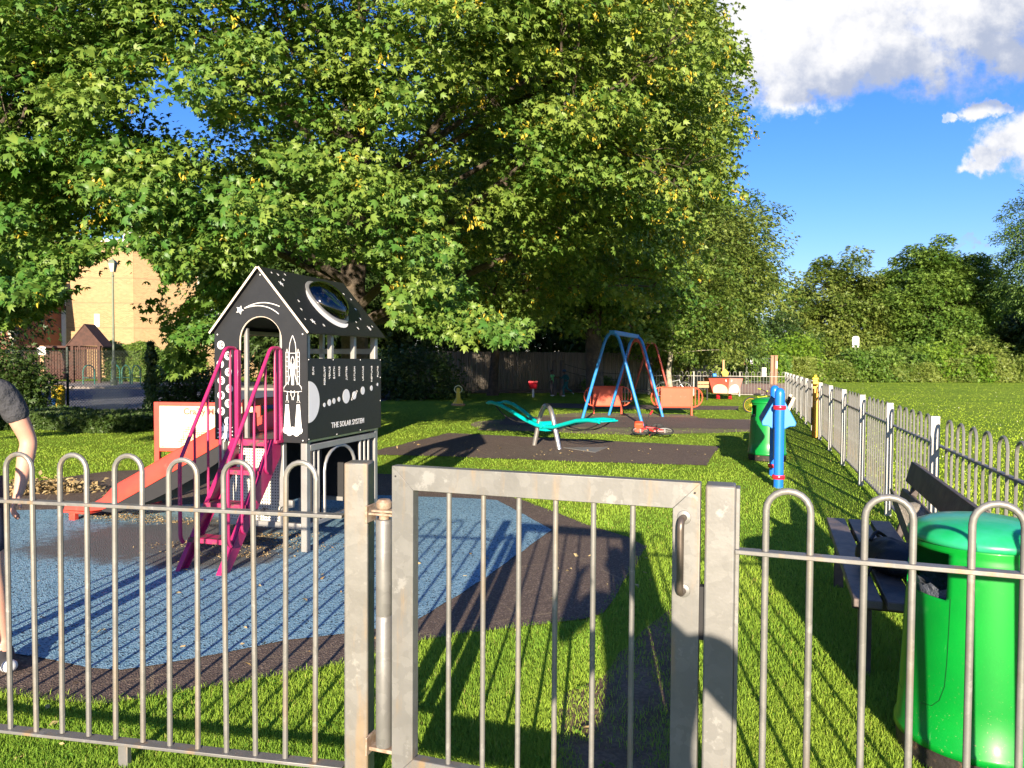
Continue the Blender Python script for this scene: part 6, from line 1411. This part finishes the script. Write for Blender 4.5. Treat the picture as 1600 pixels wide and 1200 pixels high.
# fewer on the far side
C = C[(C[:, 1] < 16) | (rng.random(len(C)) < .45)]
extra = []
def spray(px, py, D, k_, sx, sy, sd=.5):
    for _ in range(k_): p = P(px + random.gauss(0, sx), py + random.gauss(0, sy), D + random.gauss(0, sd)); extra.append(tuple(p))
spray(740, 500, 9.6, 6, 40, 12, .3); spray(690, 478, 9.8, 5, 25, 15, .3); spray(770, 520, 9.5, 2, 15, 5, .2); spray(655, 455, 10, 4, 20, 12, .3)       # hanging branch right of the house
spray(305, 500, 10.5, 8, 16, 30, .4); spray(285, 555, 10.8, 4, 14, 10, .4); spray(320, 445, 10.2, 6, 25, 18, .4); spray(255, 425, 9.6, 3, 18, 8, .3)             # behind the left eave
for _ in range(120): extra.append((random.uniform(-12, -5.5), random.uniform(6.5, 9.5), random.uniform(2.2, 4.6)))  # unseen boughs added past the left edge to shade the lawn
spray(60, 430, 8.4, 6, 30, 20, .4); spray(130, 400, 9.0, 5, 25, 12, .4); spray(20, 490, 9.2, 4, 25, 15, .4); spray(90, 455, 9.6, 4, 14, 10, .4); 
C = np.vstack([C, np.array(extra)])
br_ = .42 + .36 * rng.random(len(C)); br_[-len(extra):] = .28 + .2 * rng.random(len(extra))
print('boughs', len(C))
per = int(440000 / len(C)); per = min(per, 190)
Pn, Nn, Tn, S, tint = bough_leaves(C, br_, per, ccA - np.array([0, 0, 3.]), .092, flat=.42, droop=.32, up=.75, spread=.50)
# thin the small sprays
keep = (Pn[:, 2] > 1.2)
o = np.array(trunkA)
# keep leaves clear of the playhouse
lx, ly = projn(Pn)
WIN = [[(98, 600), (98, 440), (130, 412), (190, 392), (235, 398), (262, 440), (250, 470), (215, 465), (200, 480), (262, 520), (268, 600)], [(255, 470), (258, 440), (300, 432), (335, 400), (345, 420), (320, 440), (300, 470), (268, 490)], [(500, 430), (548, 405), (600, 435), (612, 520), (500, 520)], [(0, 620), (0, 520), (60, 500), (100, 470), (100, 620)]]
for w_ in WIN: keep &= ~(in_poly(lx + rng.normal(size=len(lx)) * 3, ly + rng.normal(size=len(lx)) * 3, w_) & (rng.random(len(lx)) > .015))
hx = (Pn[:, 0] > -2.7) & (Pn[:, 0] < -1.1) & (Pn[:, 1] > 5.9) & (Pn[:, 1] < 7.7) & (Pn[:, 2] < 2.5); keep &= ~hx
# mostly three tones, yellow seed wings are the highest tint values
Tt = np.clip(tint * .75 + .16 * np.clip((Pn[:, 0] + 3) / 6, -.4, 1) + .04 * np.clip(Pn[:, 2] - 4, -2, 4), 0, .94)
S = S * (.75 + .5 * rng.random(len(S)))
seed = rng.random(len(tint)) > .994 - .012 * np.clip((Pn[:, 0] + 4) / 6, 0, 1); 
Pn, Nn, Tn, S, Tt, seed = Pn[keep], Nn[keep], Tn[keep], S[keep], Tt[keep], seed[keep]
big = np.array(Pn)
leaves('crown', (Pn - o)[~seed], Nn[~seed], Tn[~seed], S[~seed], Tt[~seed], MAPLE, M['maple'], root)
# hanging seed wings: small yellow clusters
Ps = (Pn - o)[seed]; Ps = np.repeat(Ps, 9, axis=0) + rng.normal(size=(len(Ps) * 9, 3)) * np.array([.03, .03, .035]); ns = len(Ps)
leaves('seed_wings', Ps, rand_dirs(ns), norm(rng.normal(size=(ns, 3)) * .5 + np.array([0, 0, -1.])), .05 + .02 * rng.random(ns), np.ones(ns), OVAL, M['maple'], root)
mb = MB(); T0 = Vector((0, 0, 0))
mb.tube([(0, 0, -.1), (0, 0, .1), (.02, 0, .6), (.0, .05, 1.8), (-.05, .05, 3.0), (.1, .1, 4.6), (.15, .1, 6.5), (.1, 0, 8.5), (0, 0, 11)], [.44, .38, .29, .26, .25, .21, .16, .10, .04], 16)
def blocked(c):
    return any(in_poly(*[np.array([v]) for v in proj(c.lerp(trunkA + Vector((0, 0, 3)), f_))], w_)[0] for f_ in (0, .12, .24, .36, .5, .7) for w_ in WIN)
far_ = [Vector(c) for c in C[:-len(extra)] if np.hypot(c[0] - trunkA.x, (c[1] - trunkA.y)) > 3.2 or c[2] > 9]; random.shuffle(far_); mains = []
for c in far_:
    if len(mains) >= 20: break
    if blocked(c) or any((c - m_).length < 2.2 for m_ in [q_[1] for q_ in mains]): continue
    l_ = c - trunkA; z0 = max(2.2, min(7.5, l_.z * .55)); s0 = Vector((.05, .05, z0)); r0 = .115 - .008 * z0
    pts = limb(mb, s0, l_, r0, .018, .12, 10, 8); mains.append((pts, c))
allp = [p for pts, _ in mains for p in pts[2:]]
for k_ in range(330):
    c = Vector(C[int(rng.integers(len(C)))]); l_ = c - trunkA
    n_ = min(allp, key=lambda p: (p - l_).length); 
    if (n_ - l_).length > 2.6 or blocked(c): continue
    pts = limb(mb, n_, l_, .024, .008, .14, 5, 5)
    for _ in range(3):
        e = pts[-1] + Vector((random.uniform(-.5, .5), random.uniform(-.6, .3), random.uniform(-.3, .35))); limb(mb, pts[random.choice((2, 3, 4))], e, .009, .004, .1, 3, 4)
# long pale bough reaching to the upper left, and one to the upper right
q = P(110, 25, 10.2) - trunkA; q2 = P(270, 62, 11) - trunkA; mb.tube(bez((0, 0, 5.6), q2, q, 10), [.11 - .008 * i for i in range(11)], 8)
q = P(915, 90, 10.4) - trunkA; q2 = P(850, 140, 11) - trunkA; mb.tube(bez((0, 0, 4.6), q2, q, 10), [.06 - .004 * i for i in range(11)], 8)
mb.build('trunk', M['bark'], root)
# sunlit patches of the trunk need nothing: the sun does it
# ------------------------------------------------------------------ trees beyond, left to right
def T_(name, label, px, D, h, rx, ry, rz, nb, per, size, material, zc=None, **kw):
    q = P(px, 600, D); zc = zc if zc is not None else h - rz
    return tree(name, label, 'tree', (q.x, q.y, 0), h, (q.x, q.y, zc), (rx, ry, rz), nb, per, size, material, **kw)
T_('broadleaf_tree', 'dark broad tree whose stout trunk stands behind the blue swing', 930, 27, 15, 6.1, 4.6, 6.9, 520, 170, .150, M['maple'], zc=8.7, mask=MASK_B, trunk_r=.30, br=.95, flat=.45, tmpl=MAPLE, group='trees behind the swings')
T_('broadleaf_tree', 'slender tree with a pale trunk beside the grey bicycle', 1048, 31.5, 6.5, 2.7, 2.2, 2.4, 150, 120, .14, M['maple2'], zc=4.0, trunk_r=.11, br=.7, bark='bark2', flat=.55, group='trees behind the swings')
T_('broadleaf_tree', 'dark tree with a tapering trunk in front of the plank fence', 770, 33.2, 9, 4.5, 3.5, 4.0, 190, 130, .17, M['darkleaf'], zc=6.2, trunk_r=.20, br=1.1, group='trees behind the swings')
T_('broadleaf_tree', 'olive tree bulging over the railings above the play boat', 1075, 38, 10.5, 4.4, 4, 4.5, 240, 170, .20, M['oliveleaf'], zc=5.4, trunk_r=.25, br=1.2, group='trees behind the swings')
T_('weeping_tree', 'feathery drooping tree right of the big maple against the sky', 1122, 50, 12.4, 3.8, 3.5, 5.6, 200, 190, .24, M['ashleaf'], zc=6.9, trunk_r=.3, br=1.0, clump=.5, tmpl=OVAL, droop=.9)
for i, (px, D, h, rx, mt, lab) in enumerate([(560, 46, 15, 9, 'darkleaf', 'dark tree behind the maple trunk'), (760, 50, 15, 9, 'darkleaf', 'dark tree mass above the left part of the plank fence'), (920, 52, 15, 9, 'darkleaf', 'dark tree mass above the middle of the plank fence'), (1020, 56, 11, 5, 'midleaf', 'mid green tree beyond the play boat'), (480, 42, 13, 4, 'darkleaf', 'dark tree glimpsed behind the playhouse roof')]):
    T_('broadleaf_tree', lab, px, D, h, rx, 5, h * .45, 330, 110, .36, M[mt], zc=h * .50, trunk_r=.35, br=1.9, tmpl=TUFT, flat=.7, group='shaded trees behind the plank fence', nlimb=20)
T_('broadleaf_tree', 'dark leafy tree crowding the left edge beside the car park', -130, 24, 8, 3.6, 3, 4.2, 240, 130, .18, M['darkleaf'], zc=4.3, trunk_r=.22, br=1.1)
# right-hand park trees
T_('broadleaf_tree', 'domed olive tree left of the sign beyond the field', 1302, 72, 11, 4.3, 4.5, 5.2, 200, 260, .34, M['oliveleaf'], zc=5.4, trunk_r=.3, br=1.25, flat=.65, clump=.5, group='trees beyond the field')
T_('broadleaf_tree', 'tallest dark green tree beyond the field', 1452, 70, 13, 4.9, 4.5, 5.8, 220, 270, .32, M['midleaf'], zc=6.3, trunk_r=.35, br=1.25, flat=.65, clump=.5, group='trees beyond the field')
T_('broadleaf_tree', 'blackish tree right of the tallest one beyond the field', 1515, 82, 12.5, 6.0, 5, 5.6, 300, 120, .42, M['darkleaf'], zc=6.0, trunk_r=.3, br=1.7, flat=.8, group='trees beyond the field')
T_('broadleaf_tree', 'dark low tree at the right edge beyond the field', 1600, 74, 8.0, 4.6, 4, 3.8, 240, 120, .40, M['darkleaf'], zc=3.9, trunk_r=.3, br=1.5, flat=.8, group='trees beyond the field')
T_('ash_tree', 'tall feathery ash tree rising at the right edge of the picture', 1668, 60, 17.2, 5.0, 4.2, 6.4, 330, 150, .22, M['ashleaf'], zc=10.6, trunk_r=.3, br=1.1, tmpl=OVAL, droop=.5, flat=.6)
def shrub(label, px, D, w, h, mt, nb=60, per=140, size=.20, name='shrub', dep=None, cat='shrub', group=None, flat=.8, tm=TUFT):
    q = P(px, 600, D); t = thing(name, label, cat, (q.x, q.y, 0), 0, group); KIDS[t.name] = []
    C = []
    for _ in range(nb): C.append((random.uniform(-1, 1) * w / 2, random.uniform(-1, 1) * (dep or w * .4), random.uniform(.05, 1) * h * random.uniform(.7, 1)))
    C = np.array(C); C[:, 2] *= 1 - .35 * (C[:, 0] / (w / 2)) ** 2
    Pn, Nn, Tn, S, tint = bough_leaves(C, np.full(nb, h * .28), per, np.array([0, 0, 0.]), size, flat=flat, droop=.1, up=.5, spread=.7)
    k = Pn[:, 2] > .0; leaves('foliage', Pn[k], Nn[k], Tn[k], S[k], tint[k], tm, M[mt], t)
    mb = MB()
    for _ in range(14): limb(mb, (random.uniform(-.3, .3) * w, 0, 0), (random.uniform(-.4, .4) * w, random.uniform(-.3, .3), h * .7), .03, .01, .1, 4, 5)
    mb.build('stem', M['bark'], t); return t
shrub('bright yellow green bush at the left end of the far hedge', 1246, 60, 2.8, 3.9, 'brightleaf', 60, 160, .22)
shrub('dark bush behind the far park gate', 1222, 66, 3.5, 6.0, 'darkleaf', 60, 120, .3)
shrub('lime green bush in front of the tallest far tree', 1472, 62, 5.2, 3.2, 'brightleaf', 80, 150, .26)
shrub('olive bush right of the lime green one', 1530, 63, 5.0, 3.5, 'oliveleaf', 80, 150, .26)
shrub('green bush under the tallest far tree, right of the sign', 1400, 62, 4.6, 2.9, 'midleaf', 80, 150, .26)
shrub('dark bush hiding the post of the sign', 1345, 60, 4.0, 2.9, 'midleaf', 60, 150, .26)
shrub('yellow leafed shrub behind the far gate notices', 1185, 56, 3.0, 3.2, 'brightleaf', 40, 120, .22)
# hedges
def hedge(label, px0, px1, D, h, dep, mt, size=.12, n=26000, D1=None, name='hedge', rag=.25):
    a = P(px0, 600, D); b_ = P(px1, 600, D1 or D); L = math.hypot(b_.x - a.x, b_.y - a.y); ang = math.atan2(b_.y - a.y, b_.x - a.x); t = thing(name, label, 'hedge', (a.x, a.y, 0), ang); KIDS[t.name] = []
    x = rng.random(n) * L; top = h * (1 + rag * (np.sin(x * .9) * .3 + np.sin(x * 2.7 + 1) * .3 + np.sin(x * .31 + 2) * .5)); z = rng.random(n) ** .75 * top; y = rng.random(n) ** 1.6 * dep + np.sin(x * 1.9 + z * 1.3) * .18 * dep
    Pn = np.stack([x, y, z], 1); Nn = norm(np.array([0, -.7, .7])[None] + rng.normal(size=(n, 3)) * .6); Tn = norm(np.array([0, -.3, .3])[None] + rng.normal(size=(n, 3)))
    leaves('foliage', Pn, Nn, Tn, size * (.6 + .8 * rng.random(n)), np.clip(rng.random(n) * .6 + .4 * (np.sin(x * 1.1) * .5 + .5), 0, 1), TUFT, M[mt], t)
    mb = MB(); i = .3
    while i < L: mb.tube([(i, dep * .6, 0), (i + random.uniform(-.1, .1), dep * .6, h * .6)], .03, 5); i += .8
    mb.build('stem', M['bark'], t); return t
hedge('long untidy hedge of tall weeds along the far edge of the field', 1228, 1760, 58, 1.65, 1.6, 'oliveleaf', .24, 42000, 62)
hedge('clipped green hedge behind the cycle hoops', 156, 300, 45.5, 2.15, 1.0, 'midleaf', .14, 16000, 45)
hedge('neat green hedge behind the far park gate', 1128, 1235, 56, 2.25, 1.0, 'midleaf', .20, 9000, 57)
hedge('dark low ivy bank along the foot of the wire fence', -30, 330, 15.6, .26, 2.2, 'darkleaf', .085, 26000, 16.0, rag=.5)
shrub('ivy bush climbing the wire fence left of the playhouse', 300, 20.6, 1.3, 1.5, 'darkleaf', 30, 150, .10)
shrub('dark ragged bush behind the person at the left edge', 5, 19.5, 1.5, 2.0, 'darkleaf', 34, 150, .12)
shrub('sparse bramble growing up the wire fence by the white notice', 62, 20.8, .9, 1.5, 'darkleaf', 12, 60, .09)
shrub('dark bush in the shade right of the playhouse', 640, 30, 3.6, 2.4, 'darkleaf', 60, 130, .14)
shrub('small green shrub behind the far railing by the trunk', 938, 35, 1.4, 1.0, 'midleaf', 20, 100, .10)
# ivy covered pole
q = P(236, 600, 20.9); t = thing('ivy_pole', 'slim pole smothered in dark ivy standing at the wire fence', 'pole', (q.x, q.y, 0)); KIDS[t.name] = []
n = 2600; a = rng.random(n) * 2 * np.pi; z = rng.random(n) * 2.0; r = .06 + .10 * rng.random(n) * (1.5 - z * .5) + .05 * np.sin(z * 9) ; Pn = np.stack([r * np.cos(a), r * np.sin(a), z], 1); Nn = norm(np.stack([np.cos(a), np.sin(a), .4 + 0 * a], 1) + rng.normal(size=(n, 3)) * .4)
leaves('ivy', Pn, Nn, norm(rng.normal(size=(n, 3)) + np.array([0, 0, -1.])), .07 + .05 * rng.random(n), rng.random(n), OVAL, M['darkleaf'], t)
mb = MB(); mb.tube([(0, 0, 0), (0, 0, 2.0)], .04, 8); mb.build('pole', M['bark'], t)
# fallen leaves beside the slide, wood chips round the playhouse feet
def scatter(name, label, pts, sx, sy, n, size, m, zh=.02, ax=1):
    P_ = []
    for (x, y) in pts: P_.append(np.stack([x + rng.normal(size=n) * sx, y + rng.normal(size=n) * sy, .018 + rng.random(n) ** 2 * zh], 1))
    P_ = np.vstack(P_); k = len(P_); o = leaves(name, P_, norm(np.array([0, 0, 1.])[None] + rng.normal(size=(k, 3)) * .7), norm(rng.normal(size=(k, 3)) * np.array([1, 1, .3])), size * (.5 + rng.random(k)), rng.random(k), OVAL, m); tag(o, label, kind='stuff'); return o
M['deadleaf'] = leafmat('dead leaves', (.30, .20, .08), (.42, .33, .17), tr=.1, rough=.8)
M['chips'] = leafmat('straw and bark chips', (.20, .12, .05), (.42, .32, .16), tr=.0, rough=.9)
l0 = [tuple(G(x, y)[:2]) for x, y in ((20, 772), (60, 768), (90, 764), (-20, 775), (110, 770))]
scatter('fallen_leaves', 'heap of dry brown leaves beyond the end of the slide', l0, .20, .12, 170, .060, M['deadleaf'], .12)
l1 = [tuple(G(x, y)[:2]) for x, y in ((165, 808), (210, 812), (260, 818), (390, 850), (440, 858), (360, 870), (320, 855), (430, 840))]
scatter('bark_chips', 'straw and bark chips worn round the foot of the steps and slide', l1, .22, .06, 380, .016, M['chips'], .01)
scatter('lawn_litter', 'scattered pale flecks and small dead leaves on the pads', [tuple(G(x, y)[:2]) for x, y in ((700, 700), (850, 712), (1000, 710), (900, 900), (300, 1060), (450, 800), (150, 760), (300, 900))], .7, .5, 26, .04, M['deadleaf'], .004)
for o in bpy.data.objects:
    if o.type == 'EMPTY' and o.get('label') == 'x': o['label'] = 'litter bin'
